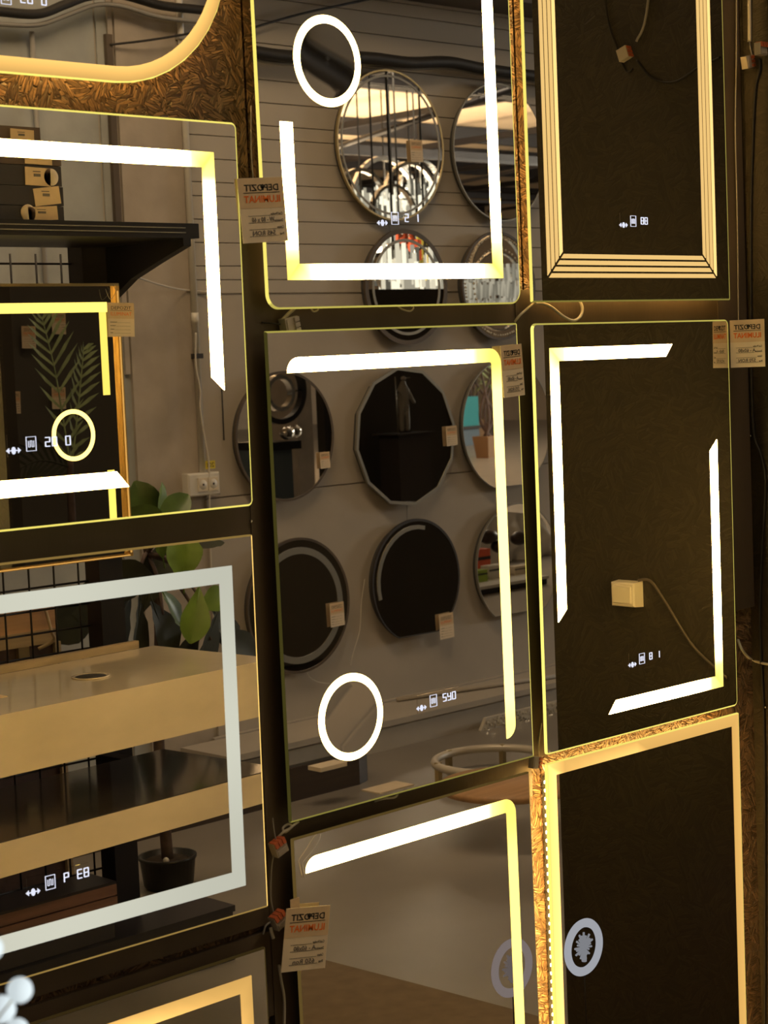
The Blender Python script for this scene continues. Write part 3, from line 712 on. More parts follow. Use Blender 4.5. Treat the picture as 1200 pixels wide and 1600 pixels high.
for k in range(30):
    z = .15+k*.0605
    if .62 < z < .70: continue
    MB().tube([(1.84-2.5,-.061,z),(2.93-2.5,-.061,z)], .0030, 5).build('grid_bar', 'black_metal', t)
# ---- cartons on the shelf
def carton(label, px0, px1, py0, py1, y, lab=None, tilt=0.0, roll=False, m='box_black'):
    a = V(px0, (py0+py1)/2, -y); c = V(px1, (py0+py1)/2, -y); zt = V(px1,py0,-y).z; zb = V(px1,py1,-y).z
    t = thing('carton', label, 'box', ((a.x+c.x)/2, y, zb), 'cartons on the black shelf'); hw = (c.x-a.x)/2
    MB().box((-hw,-.16,0),(hw,0,zt-zb-.001)).build('box_body', m, t)
    if lab:
        l0 = V(lab[0],lab[2],-y); l1 = V(lab[1],lab[3],-y); cx = (l0.x+l1.x)/2-(a.x+c.x)/2; cz = (l0.z+l1.z)/2-zb; w2 = abs(l1.x-l0.x)/2; h2 = abs(l0.z-l1.z)/2
        b = MB(); R = Matrix.Rotation(tilt,3,'Y'); pts = [R @ Vector((sx*w2,0,sz*h2))+Vector((cx,.0022,cz)) for sx, sz in ((-1,-1),(1,-1),(1,1),(-1,1))]
        pts2 = [p-Vector((0,.0018,0)) for p in pts]; b.add(pts+pts2, [(3,2,1,0),(0,1,5,4),(1,2,6,5),(2,3,7,6),(3,0,4,7)]); lo = b.build('box_label', 'paper_kraft', t)
        for (u, v, lw, lh) in ((-.35,.55,.5,.05),(-.30,.15,.45,.16),):
            p = R @ Vector((u*w2+lw*w2/2,0,v*h2))+Vector((cx,.0028,cz)); MB().box((p.x-lw*w2*.6,.0022,p.z-lh*h2),(p.x+lw*w2*.6,.0029,p.z+lh*h2)).build('printed_line', 'ink_grey', lo)
        if roll:
            p = Vector((cx+w2*roll,.0012,cz)); MB().lathe([(.010,-.001),(.021,-.001),(.021,.0006),(.010,.0006)], p, 20, 'y').build('tape_disc', 'paper_white', t)
    return t
CY = -1.58
carton('black carton at the base of the stack, kraft label tilted, on the shelf', -60, 100, 322.5, 347, CY, (43,90,322,345), -.06, -1.0)
carton('black carton second from the shelf with a kraft label shifted right', -60, 99, 292, 322, CY, (52,94,292,321), -.12)
carton('black carton third from the shelf with kraft label and round tape disc', -60, 96, 260, 291.5, CY, (38,79,261,291), .03, 1.05)
carton('black carton fourth from the shelf, half behind the light bar', -60, 95, 227, 259.5, CY, (37,81,230,258), .03, m='box_brown')
carton('brown carton topmost of the stack above the light bar', -60, 63, 199, 226.5, CY, (15,53,201,224), .03, m='box_brown')
# ---- brass framed lit mirror in front of the rack
GY = -GOLDY
x1 = 2.960; x0 = 2.06; z1 = 1.845; z0 = 1.128
t = thing('brass_mirror', 'brass framed lit mirror hung on the black rack, reflected at left', 'mirror', ((x0+x1)/2, GY-.03, z0)); ox, oz, oy = (x0+x1)/2, z0, GY-.03
def gb(name, a, b_, m): return MB().box((a[0]-ox,a[1]-oy,a[2]-oz),(b_[0]-ox,b_[1]-oy,b_[2]-oz)).build(name, m, t)
fw = .011
gb('frame_rail', (x0,GY-.025,z1-fw*.6), (x1,GY+.012,z1), 'brass_dull'); gb('frame_rail', (x0,GY-.025,z0), (x1,GY+.012,z0+fw*.6), 'brass')
gb('frame_rail', (x0,GY-.025,z0+fw*.6), (x0+fw,GY+.012,z1-fw*.6), 'brass'); gb('frame_rail', (x1-fw,GY-.025,z0+fw*.6), (x1,GY+.012,z1-fw*.6), 'brass')
gb('mirror_glass', (x0+fw,GY-.02,z0+fw*.6), (x1-fw,GY,z1-fw*.6), 'dark_mirror')
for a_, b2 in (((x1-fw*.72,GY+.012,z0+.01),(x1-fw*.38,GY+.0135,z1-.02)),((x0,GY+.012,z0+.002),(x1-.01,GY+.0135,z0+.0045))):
    o = MB().box((a_[0]-ox,a_[1]-oy,a_[2]-oz),(b2[0]-ox,b2[1]-oy,b2[2]-oz)); o.g = [.75]*8; o.build('rim_glow', 'led_amber', t, glow=True)  # glowing strips added on the rails for LED light leaking there
def glowbox(a, b_, g, name='light_strip'):
    o = MB().box((a[0]-ox,a[1]-oy,a[2]-oz),(b_[0]-ox,b_[1]-oy,b_[2]-oz)); o.g = [g]*8; o.build(name, 'led_warm', t, glow=True)
zt = V(80,473,GOLDY).z; zb = V(80,489,GOLDY).z; xr = V(166,500,GOLDY).x
glowbox((x0+.06,GY-.001,zb), (xr+.004,GY+.0012,zt), 1.9)
xa = V(158.5,560,GOLDY).x; xb = V(169,560,GOLDY).x
glowbox((xa,GY-.001,V(170,617,GOLDY).z), (xb,GY+.0012,zb), 1.35)
glowbox((xa,GY-.001,z0+.07), (xb,GY+.0012,V(177,734,GOLDY).z), 1.5)
rc = V(115,680,GOLDY); rr = abs(V(115,639.5,GOLDY).z-V(115,720.5,GOLDY).z)/2
MB().annulus((rc.x-ox,GY-oy,rc.z-oz), rr*.83, rr, -.001, .0012, 64, 3.5).build('ring_light', 'led_warm', t, glow=True)
p0 = V(183,500,GOLDY)
price_tag('paper price tag on the right rail of the brass framed mirror', (p0.x, GY+.018, p0.z), abs(V(204,500,GOLDY).x-V(163,500,GOLDY).x), .088, math.pi, -.03, ('A - 60x80','510 RON'), tiny=True)
b = MB(); b.tube(spline([(V(160,452,GOLDY).x,GY+.014,V(160,452,GOLDY).z),(V(166,468,GOLDY).x,GY+.018,V(166,468,GOLDY).z),(V(176,455,GOLDY).x,GY+.014,V(176,455,GOLDY).z),(V(170,444,GOLDY).x,GY+.014,V(170,444,GOLDY).z)],5), .0008, 5)
tag(b.build('wire_twist', 'grey_cable'), 'thin twisted wire at the top right corner of the brass framed mirror', 'wire')
# ---- conduit, sockets, cables and rods on the opposite wall
WY = -3.578
pts = [V(282,-25,OPP-.02), V(285,0,OPP-.02), V(287,150,OPP-.02), V(294,380,OPP-.02), V(300,540,OPP-.02), V(308,700,OPP-.02), V(312,742,OPP-.02)]
xc = 4.668
t = thing('conduit_pipe', 'white vertical conduit pipe running down to the double socket', 'pipe', (xc, WY, 1.2))
MB().tube([(0,0,0),(0,0,CZ-1.2)], .0135, 10).build('pipe', 'white_plastic', t)
for z in (1.66, 2.15, 2.45, 2.9): MB().box((-.020,-.034,z-1.21),(.020,.016,z-1.19)).build('clip', 'grey_cable' if z > 1.8 else 'box_black', t)
MB().tube([(0,.0,.585),(0,0,.63)], .0148, 10).build('coupling', 'white_plastic', t)
a = V(289,741,OPP-.03); c = V(340,772,OPP-.03)
t = thing('wall_socket', 'white surface double socket below the conduit pipe', 'socket', ((a.x+c.x)/2, -3.60, (a.z+c.z)/2)); hw = (c.x-a.x)/2; hh = (a.z-c.z)/2
b = MB(); b.loft([[(-hw,0,-hh),(hw,0,-hh),(hw,0,hh),(-hw,0,hh)],[(-hw,.045,-hh),(hw,.045,-hh),(hw,.045,hh),(-hw,.045,hh)],[(-hw+.006,.052,-hh+.006),(hw-.006,.052,-hh+.006),(hw-.006,.052,hh-.006),(-hw+.006,.052,hh-.006)]], caps=True); b.build('housing', 'white_plastic', t)
for k in range(2):
    x = -.012+k*.052
    sk = MB().box((x-.024,.052,-.026),(x+.024,.057,.026)).build('socket_plate', 'cream_plastic', t)
    MB().lathe([(.018,-.058),(.019,-.057),(.0,-.0565)], (x,0,0), 20, 'y').build('socket_well', 'white_plastic', sk)
    MB().lathe([(.0045,-.0595),(.0045,-.057)], (x,0,0), 10, 'y').build('pin_hole', 'box_black', sk)
p = V(320,726,OPP-.01)
t = thing('number_plate', 'small yellow label reading 201 above the double socket', 'label', (p.x, -3.556, p.z))
MB().box((-.024,0,-.016),(.024,.002,.016)).build('plate', 'yellow_card', t)
b = text_mesh('201', .026, True, width=.036); b.v = [(q_[0]*-1*-1, .0027, q_[2]-.009) for q_ in b.v]; b.build('lettering', 'ink_black', t)
def wallpx(lst, off=.018): return [V(a, b_, OPP-off) for a, b_ in lst]
cable('thin white lead rising from the double socket beside the conduit', wallpx([(327,757),(326,720),(321,690),(313,640),(313,610),(306,570),(306,520)], .05), .0035, 'white_cable', 'power_lead')
cable('thin white lead dropping from the double socket to the floor', [V(327,762,OPP-.05), V(328,800,OPP-.045), V(328,840,OPP-.04), V(335,1000,OPP-.03)], .0035, 'white_cable', 'power_lead')
cable('thin white lead looping from the rack bracket to the conduit', [V(186,438,2.6), V(196,430,2.8), V(210,432,3.0), V(250,445,3.3), V(287,453,OPP-.03), V(330,457,OPP-.02)], .0035, 'white_cable', 'power_lead')
cable('thin dark cord hanging below the end of a slant light bar', wallpx([(346,600),(348,640),(350,688)]), .003, 'black_cable', 'power_lead')
cable('thick black pipe bundle sagging along the wall top at left', wallpx([(-60,10),(0,18),(60,22),(100,8),(140,-6),(190,-8),(250,8),(300,14),(320,16)], .06), .018, 'black_cable', 'pipe_bundle')
cable('grey hose strapped under the black pipe bundle at left', wallpx([(-60,34),(0,38),(60,39),(110,22),(150,8),(190,10),(250,27),(320,35)], .05), .009, 'grey_cable', 'hose')
cable('thick dark pipe running along the siding at the top', wallpx([(372,76),(450,88),(570,90),(640,98),(700,97),(760,108),(860,122),(960,136)], .06), .026, 'black_cable', 'pipe_bundle')
cable('pale hose under the dark pipe along the siding', wallpx([(372,88),(450,100),(570,101),(640,107),(700,107),(760,117),(860,131),(960,145)], .02), .008, 'grey_cable', 'hose')
cable('thin dark cable slanting up across the siding at the top', wallpx([(380,48),(470,22),(580,-2),(640,-16)], .03), .005, 'black_cable')
pts = wallpx([(171,55),(171.5,120),(168,300),(176,420)], .02)
a = V(171,53,OPP-.02)
t = thing('wall_rail', 'dark narrow upright rail on the concrete wall at left', 'rail', (a.x, -3.60, 0))
MB().box((-.014,0,1.95),(.014,.018,a.z)).build('rail', 'dark_board', t)
cable(None, [Vector((.0,.02,V(172,70,OPP-.02).z)), Vector((V(230,64,OPP-.02).x-a.x,.05,V(230,64,OPP-.02).z)), Vector((V(292,54,OPP-.02).x-a.x,.06,V(292,54,OPP-.02).z))], .0045, 'black_cable', 'hook_rod', t)
p = V(50,60,OPP-.02)
tag(MB().tube([(p.x,-3.58,1.2),(p.x,-3.58,2.86)], .010, 8).build('conduit_pipe', 'grey_cable'), 'grey thin conduit on the wall behind the stacked cartons', 'pipe')
# ---- fiddle leaf fig
base = Vector((3.50, -2.38, 0))
t = thing('fiddle_leaf_fig', 'fiddle-leaf fig in a black pot beside the vanity counter', 'plant', base)
MB().lathe([(.070,0),(.078,.008),(.088,.092),(.092,.092),(.092,.100),(.083,.100),(.080,.085)], (0,0,0), 32).build('pot', 'pot_black', t)
MB().lathe([(.081,.082),(.06,.088),(.0005,.09)], (0,0,0), 24).build('soil', 'soil', t)
MB().sphere((-.04,.045,.098), .010, 10, 7).build('pebble', 'white_plastic', t)
MB().tube(spline([(0,0,.08),(-.01,0,.5),(.0,.02,.85),(-.02,0,1.1)],6), .019, 10, .014).build('trunk', 'bark', t)
def leaf(name, tip_from, c, L, wd, ang, tilt, m, parent, fold=.25, yaw=0.0):
    """obovate leaf; c centre, ang direction of the tip in the xz plane, tilt leans it out of that plane"""
    b = MB(); n = 9; rows = []
    R = Matrix.Rotation(yaw,3,'Z') @ Matrix.Rotation(-ang,3,'Y') @ Matrix.Rotation(tilt,3,'X')
    for i in range(n+1):
        s = i/n; x = (s-.5)*L
        hw = wd/2*(math.sin(math.pi*min(1,s**1.25*.97+.02))**.75)*(0.72+.45*s)
        for v in (-1,-.5,0,.5,1):
            rip = .012*L*math.sin(s*22)*abs(v)
            rows.append(R @ Vector((x, fold*hw*abs(v)+.16*L*(s-.5)**2*-1+rip, hw*v)))
    fs = []
    for i in range(n):
        for j in range(4): fs.append((i*5+j,(i+1)*5+j,(i+1)*5+j+1,i*5+j+1))
    b.add([p+c for p in rows], fs, True)
    b.tube([c+R @ Vector((-.5*L-.03,0,0)), c+R @ Vector((-.2*L,-.002,0)), c+R @ Vector((.45*L,-.03*L,0))], .0028, 5, .0012)
    return b.build(name, m, parent)
D_ = math.radians
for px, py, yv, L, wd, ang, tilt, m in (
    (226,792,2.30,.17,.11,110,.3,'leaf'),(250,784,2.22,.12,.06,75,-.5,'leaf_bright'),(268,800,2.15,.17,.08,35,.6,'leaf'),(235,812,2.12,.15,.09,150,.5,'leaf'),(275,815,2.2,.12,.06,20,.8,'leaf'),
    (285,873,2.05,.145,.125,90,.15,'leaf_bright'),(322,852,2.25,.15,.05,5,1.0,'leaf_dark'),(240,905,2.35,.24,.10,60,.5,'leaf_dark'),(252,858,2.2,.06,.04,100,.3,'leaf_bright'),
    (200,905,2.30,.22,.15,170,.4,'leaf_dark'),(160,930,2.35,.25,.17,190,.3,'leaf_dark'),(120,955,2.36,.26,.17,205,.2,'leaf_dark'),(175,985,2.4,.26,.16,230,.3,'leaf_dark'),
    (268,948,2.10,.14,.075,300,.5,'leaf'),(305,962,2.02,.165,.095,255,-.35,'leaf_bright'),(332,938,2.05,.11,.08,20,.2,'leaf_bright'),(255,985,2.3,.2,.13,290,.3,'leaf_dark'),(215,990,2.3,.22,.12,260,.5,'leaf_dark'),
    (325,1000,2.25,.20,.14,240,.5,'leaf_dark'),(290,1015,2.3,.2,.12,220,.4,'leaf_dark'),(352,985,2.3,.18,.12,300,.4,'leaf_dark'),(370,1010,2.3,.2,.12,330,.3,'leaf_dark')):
    leaf('leaf', None, V(px,py,yv)-base, L, wd, D_(ang), tilt, m, t)
for px, py, yv in ((250,860,2.25),(285,905,2.15),(215,900,2.3),(255,960,2.25),(310,930,2.1),(330,1000,2.25)):
    MB().tube(spline([(-.02,0,1.05),(V(px,py,yv)-base)*.5+Vector((0,0,.55)),V(px,py,yv)-base],5), .008, 6, .004).build('branch', 'bark', t)
# ---- low boxes and crates on the floor
t = thing('dark_box', 'low dark flat box on the floor under the counter', 'box', (2.65, -1.735, 0))
MB().box((-.75,-.085,0),(.515,.085,.135)).build('box_body', 'box_black', t)
MB().box((-.755,-.09,.135),(.52,.09,.152)).build('lid', 'box_lid', t)
a = V(182,1379,1.66); zc = V(182,1437,1.66).z; hz_ = a.z-zc
t = thing('wooden_crate', 'brown wooden slatted crate standing on the dark flat box', 'crate', (a.x, -1.66, .153))
MB().box((-.84,-.128,0),(-.01,-.006,zc-.154)).build('pallet', 'box_black', t)
for k in range(3):
    z0_ = zc-.153+hz_*k/3; MB().box((-.85,-.018,z0_+.001),(0,0,z0_+hz_/3-.003)).build('slat', 'wood_brown', t)
    MB().box((-.018,-.13,z0_+.001),(0,-.019,z0_+hz_/3-.003)).build('slat', 'wood_brown', t)
MB().box((-.85,-.13,zc-.153),(-.02,-.019,hz_+zc-.157)).build('box_core', 'wood_dark', t)
MB().box((-.85,-.13,hz_+zc-.156),(0,-.001,hz_+zc-.149)).build('lid', 'box_lid', t)
MB().box((.001,-.08,zc-.153+hz_*.5),(.012,-.045,zc-.153+hz_*.95)).build('latch', 'box_black', t)
ch = V(86, 975, 2.2); cz1 = V(40, 950, 2.2).z; cz0 = V(40, 998, 2.2).z
t = thing('storage_trunk', 'orange wooden chest with a dark leather front behind the wire grid', 'chest', (ch.x, -2.20, 0))
MB().box((-.75,-.35,.0),(-.012,0,cz0-.02)).build('chest_body', 'leather', t)
MB().box((-.75,-.36,cz0+.02),(0,.012,cz1)).build('lid', 'wood_orange', t)
MB().box((-.75,-.355,cz0-.02),(-.004,.018,cz0+.02)).build('lid_rail', 'wood_strip', t)
MB().box((-.012,-.35,.0),(.008,.012,cz0-.02)).build('corner_post', 'wood_strip', t)
p = V(38,1018,2.185)-Vector((ch.x,-2.20,0)); MB().box((p.x-.018,0,p.z-.03),(p.x+.018,.014,p.z+.03)).build('clasp', 'brass_dull', t)
MB().tube(spline([V(70,948,2.17)-Vector((ch.x,-2.20,0)), V(80,985,2.15)-Vector((ch.x,-2.2,0)), V(84,1000,2.15)-Vector((ch.x,-2.2,0)), V(60,1014,2.17)-Vector((ch.x,-2.2,0))],6), .005, 6).build('strap', 'wood_strip', t)
# ------------------------------------------------------------------ mirrors on the opposite wall
def circ(r, cut=None, n=64, ph=0.0):
    pts = [(r*math.cos(2*math.pi*k/n+ph), r*math.sin(2*math.pi*k/n+ph)) for k in range(n)]
    if cut is None: return pts
    a = math.asin(max(-1, min(1, cut/r))); a0, a1 = a, math.pi-a
    return [(r*math.cos(a0+(a1-a0)*k/n), r*math.sin(a0+(a1-a0)*k/n)) for k in range(n+1)]
def round_mirror(label, cx, cz, r, fm, fw=.012, cut=None, n=64, ph=0.0, gm='mirror', dep=.03, led=None, bevel=None):
    t = thing('round_mirror', label, 'mirror', (cx, -3.585, cz), 'mirrors on the opposite wall')
    po = circ(r, cut, n, ph); k = (r-fw)/r
    pi = [(x*k, (z-(0 if cut is None else cut/2))*k+(0 if cut is None else cut/2)) for x, z in po]
    MB().prism([(x*.93, z*.93) for x, z in po], -.016, dep-.012).build('back_panel', 'mirror_back', t)
    b = MB(); rg = [[(x,y,z) for x, z in q] for q, y in ((po,dep-.012),(po,dep),(pi,dep),(pi,dep-.012))]
    b.loft(rg, False, True); b.build('frame', fm, t)
    MB().prism(pi, dep-.013, dep-.002).build('mirror_glass', gm, t)
    if led: MB().annulus((0,dep-.0015,0), r*led[0], r*led[1], -.001, .001, 64).build('frosted_ring', 'steel_frame', t)
    if bevel: MB().annulus((0,dep-.0015,0), r*bevel[0], r*bevel[1], -.001, .001, 64).build('bevel', 'steel_frame', t)
    return t
R1 = round_mirror('large round mirror with thin gold frame reflecting roof trusses', 5.775, 2.533, .322, 'brass_dull', .008, bevel=(.90,.93))
round_mirror('round mirror with thin dark frame at the right of the gold one', 6.470, 2.533, .312, 'steel_frame', .006)
round_mirror('round mirror with dark double rim straight below the gold framed one', 5.832, 1.925, .252, 'dark_board', .020, bevel=(.78,.83))
R4 = round_mirror('round mirror with sparkling crystal rim on the siding at right', 6.428, 1.928, .248, 'dark_board', .012)
b = MB(); random.seed(3)
for k in range(90):
    for rr_ in (.225, .17):
        a = 2*math.pi*(k+random.random()*.4)/90; c = Vector((rr_*math.cos(a), .030, rr_*math.sin(a))); s = .0065*random.uniform(.7,1.2)
        if rr_ < .2 and k % 2: continue
        b.add([c+Vector((s,0,0)), c+Vector((0,0,s)), c+Vector((-s,0,0)), c+Vector((0,0,-s)), c+Vector((random.uniform(-.003,.003),s*.9,random.uniform(-.003,.003)))], [(0,1,4),(1,2,4),(2,3,4),(3,0,4)])
b.build('crystal_rim', 'white_plastic', R4, kind='stuff')
round_mirror('round dark framed mirror nearest the conduit pipe', 5.094, 1.318, .268, 'dark_board', .010)
round_mirror('twelve-sided mirror with a grey stepped frame, upper middle of the wall', 5.792, 1.275, .308, 'steel_frame', .014, n=12, ph=.13)
round_mirror('flat-bottomed round mirror showing a green plant, upper right of the wall', 6.450, 1.290, .302, 'steel_frame', .004, cut=-.282)
round_mirror('round mirror with grey frosted ring at lower left of the wall', 5.127, .612, .283, 'dark_board', .010, led=(.76,.86))
R9 = round_mirror('flat-bottomed dark round mirror, lower middle of the wall', 5.820, .640, .272, 'box_black', .008, cut=-.243, bevel=None)
pa = [(.235*math.cos(a), .235*math.sin(a)) for a in [D_(75+k*10) for k in range(13)]]
strip_mesh(pa, .018, [1]*13, y0=.027, y1=.031).build('frosted_arc', 'steel_frame', R9)
round_mirror('flat-bottomed round mirror showing pale furniture, lower right of the wall', 6.490, .640, .285, 'steel_frame', .004, cut=-.225)
for px, py, wpx, lab in ((651,236,19,'small price tag dangling in front of the gold framed round mirror'),(706,681,17,'small price tag at the right of the twelve-sided mirror'),(508,719,15,'small price tag at the right of the mirror nearest the conduit'),(527,960,22,'small price tag on the mirror with the grey frosted ring'),(698,978,22,'small price tag at the lower right of the dark flat-bottomed mirror'),(703,1139,22,'small price tag hanging low near the skirting')):
    p = V(px, py, OPP-.055); w_ = abs(V(px+wpx/2,py,OPP-.055).x-V(px-wpx/2,py,OPP-.055).x)
    price_tag(lab, p, w_, w_*1.25, math.pi, .03, tiny=True, group='small tags on the opposite wall')
cable('fine white cord hanging between two lower wall mirrors', wallpx([(570,905),(565,940),(562,985),(552,1020),(548,1040)]), .0018, 'white_cable', 'power_lead')
cable('fine white cord from the frosted ring mirror down to the right', wallpx([(478,1045),(484,1058),(498,1066),(515,1068)]), .0018, 'white_cable', 'power_lead')
cable('fine cord above the dark flat-bottomed mirror', wallpx([(636,790),(636,818)]), .0018, 'grey_cable', 'power_lead')
cable('fine cord above the double-rimmed round mirror', wallpx([(606,345),(612,372)]), .0018, 'grey_cable', 'power_lead')
# ---- low things on the floor by the opposite wall
t = thing('low_plinth', 'low taupe display plinth along the opposite wall', 'plinth', (5.9, -3.30, 0))
MB().box((-1.4,-.27,0),(2.3,.015,.10)).build('base', 'wall_paint', t)
MB().box((-1.42,-.27,.10),(2.32,.03,.125)).build('top_board', 'wall_paint', t)
a = Vector((-.15,-.25,.126)); 
MB().tube([(-.25,-.24,.135),(.75,.01,.135)], .012, 4).build('loose_trim', 'wall_paint', t)
t0 = V(745,1161,3.22); t1 = V(761,1122,3.22); t2 = V(835,1140,3.22)
t = thing('mirror_tray', 'mirrored slanted tray with modelled crystal reflections on the plinth', 'tray', (t0.x, -3.22, t0.z))
th_ = t1.z-t0.z; tw = t2.x-t0.x+.2
MB().prism([(0,0),(tw,0),(tw,th_),(t1.x-t0.x,th_)], -.02, -.004).build('mirror_panel', 'hoop_grey', t)  # plain grey in place of the panel's bright reflection
MB().box((.03,-.016,-t0.z+.001),(tw,-.006,-.001)).build('tray_stand', 'box_black', t)
random.seed(5)
for nm, mm in (('reflected_crystals','white_plastic'),('reflected_crystals','crystal')):
    b = MB()
    for k in range(150):
        z = random.uniform(.006,th_-.006); c = Vector((random.uniform((t1.x-t0.x)*z/th_+.012,tw-.01), -.003, z)); s1 = random.uniform(.0025,.006)
        b.add([c+Vector((s1,0,0)), c+Vector((0,0,s1*1.8)), c+Vector((-s1,0,0)), c+Vector((0,0,-s1*1.8)), c+Vector((random.uniform(-s1,s1)*.5,s1,random.uniform(-s1,s1)*.5))], [(0,1,4),(1,2,4),(2,3,4),(3,0,4)])
    b.build(nm, mm, t, kind='stuff')  # drops built in place of the crystals mirrored in the tray
c = V(772,1206,2.55)
t = thing('hoop_chandelier', 'chrome double hoop chandelier resting low in front of the plinth', 'lamp', (c.x, c.y, 0))
for z, r_, ym in ((c.z+.045,.225,0),(c.z-.075,.225,0)):
    MB().tube([(r_*math.cos(a), r_*math.sin(a), z) for a in [k*2*math.pi/48 for k in range(48)]], .016, 8, closed=True).build('hoop', 'hoop_grey', t)
for k in range(6):
    a = 2*math.pi*k/6+2.55; MB().box((.225*math.cos(a)-.010,.225*math.sin(a)-.010,c.z-.09),(.225*math.cos(a)+.010,.225*math.sin(a)+.010,c.z+.06)).build('spacer', 'brass_dull', t)
for k in range(3):
    a = 2*math.pi*k/3+.5; MB().tube([(.22*math.cos(a),.22*math.sin(a),c.z-.07),(.22*math.cos(a),.22*math.sin(a),0)], .006, 6).build('foot', 'black_metal', t)
def FL(px, py, z=0.0):                      # reflected point of the floor
    d = ray(px, py); tt = (z-EYE)/d[2]; return Vector((tt*d[0], -(-CAMD+tt*d[1]), z))
a = FL(585, 1217); c = FL(450, 1258); yb = (a.y+c.y)/2
t = thing('floor_block', 'low dark brown block with rounded end on the floor, lower left of the centre mirror', 'platform', (a.x, yb, 0))
pl = [(-2.0,0),(-.10,0),(-.03,-.03),(0,-.10),(0,-.22),(-2.0,-.22)]
MB().prismz(pl, 0, .125).build('base', 'wood_dark', t); MB().prismz([(x*.99-.005, y*.9-.008) for x, y in pl], .125, .135).build('top_pad', 'grey_panel', t)
p = FL(512, 1197, .14)-Vector((a.x,yb,0)); MB().box((p.x-.07,p.y-.03,.135),(p.x+.06,p.y+.04,.150)).build('paper_block', 'paper_white', t)
p = FL(606, 1231)
tag(MB().box((p.x-.09,p.y-.05,0),(p.x+.09,p.y+.05,.004)).build('floor_sheet', 'paper_white'), 'pale paper sheet lying on the floor right of the brown block', 'paper')
c = V(798,1226,1.9)
t = thing('side_table', 'round tan wooden table at the top of the lowest centre mirror', 'table', (c.x, c.y, 0))
MB().lathe([(.005,c.z-.012),(.235,c.z-.012),(.24,c.z),(.235,c.z+.012),(.005,c.z+.012)], (0,0,0), 48).build('table_top', 'wood_orange', t)
MB().tube([(0,0,c.z-.01),(0,0,0)], .010, 10).build('pedestal', 'wood_dark', t)
q4 = [FL(455,1490), FL(515,1505), FL(657,1542), FL(800,1580), FL(880,1602), FL(880,1900), FL(430,1900)]
q4 = [(p.x, p.y) for p in q4]
b = MB(); b.prismz(q4, .0, .006); tag(b.build('floor_mat', 'brown_mat'), 'brown flat floor mat before the mirror wall, seen in the lowest centre mirror', 'mat')
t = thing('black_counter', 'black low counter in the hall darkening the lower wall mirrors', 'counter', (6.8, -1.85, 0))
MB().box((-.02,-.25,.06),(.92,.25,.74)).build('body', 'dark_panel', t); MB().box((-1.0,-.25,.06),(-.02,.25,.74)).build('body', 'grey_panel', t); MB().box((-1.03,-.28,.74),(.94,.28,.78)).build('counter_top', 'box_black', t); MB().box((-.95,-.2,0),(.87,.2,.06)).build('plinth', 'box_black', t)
# ================================================================== the hall beyond, seen by double reflection
def p2(px, py, y): return S2(px, py, y)
# dark display partition seen in the twelve-sided and dark mirrors
a = p2(505, 700, .6); c = p2(709, 700, .6); zt = p2(620, 452, .6).z
t = thing('display_partition', 'dark display partition in the hall filling the twelve-sided mirror', 'partition', ((a.x+c.x)/2, .6, 0))
hw = (c.x-a.x)/2
MB().box((-hw,0,0),(hw,.08,zt)).build('board', 'dark_panel', t)
MB().box((-hw,-.03,0),(-hw+.05,0,zt)).build('edge_post', 'black_metal', t); MB().box((hw-.05,-.03,0),(hw,0,zt)).build('edge_post', 'black_metal', t)
# grey cabinet seen in the frosted ring mirror
a = p2(340, 900, .4); c = p2(522, 900, .4); zt = p2(450, 805, .4).z
t = thing('grey_cabinet', 'grey low cabinet in the hall filling the frosted ring mirror', 'cabinet', ((a.x+c.x)/2, .4, 0)); hw = (c.x-a.x)/2
MB().box((-hw,0,0),(hw,.5,zt)).build('body', 'grey_panel', t)
for s in (-1, 1): MB().box((s*hw*.02,-.02,.05),(s*hw*.98,0,zt-.04)).build('door', 'grey_panel', t)
# column, black stand and chrome ring lamp seen in the mirror nearest the conduit
a = p2(462, 680, 2.0); c = p2(486, 680, 2.0)
tag(MB().box((a.x,2.0,0),(c.x,2.4,CZ)).build('hall_column', 'concrete'), 'pale concrete column in the hall seen in the mirror nearest the conduit', 'column')
a = p2(420, 690, 1.2); c = p2(452, 690, 1.2); zt = p2(440, 690, 1.2).z
t = thing('display_stand', 'black display stand in the hall with chrome things on top', 'stand', ((a.x+c.x)/2, 1.2, 0)); hw = (c.x-a.x)/2
MB().box((-hw,0,0),(hw,.4,zt-.06)).build('body', 'blue_dark', t); MB().box((-hw*1.1,-.03,zt-.06),(hw*1.7,.45,zt)).build('top', 'black_metal', t)
for k, (px, py) in enumerate(((430,662),(445,655),(470,666))):
    p = p2(px, py, 1.3)
    tag(MB().sphere((p.x, 1.2+.1*k, zt+.06), .05, 12, 8, (1.2,1,1)).build('chrome_bowl', 'chrome'), ('left shiny chrome bowl on the black display stand','middle shiny chrome bowl on the black display stand','right shiny chrome bowl on the black display stand')[k], 'bowl', 'chrome bowls on the stand')
p = p2(432, 610, 1.5)
t = thing('ring_pendant', 'large dark ring pendant lamp hanging in the hall', 'lamp', (p.x, 1.5, p.z))
MB().annulus((0,0,0), .22, .26, -.03, .03, 40).build('ring', 'black_metal', t); MB().tube([(0,0,.26),(0,0,CZ-p.z)], .006, 5).build('cord', 'black_cable', t); MB().annulus((0,0,-.02), .11, .14, -.03, .03, 32).build('inner_ring', 'chrome', t)
for s in (-1,1): MB().tube([(s*.13,0,-.02),(s*.24,0,0)], .006, 5).build('spoke', 'black_metal', t)
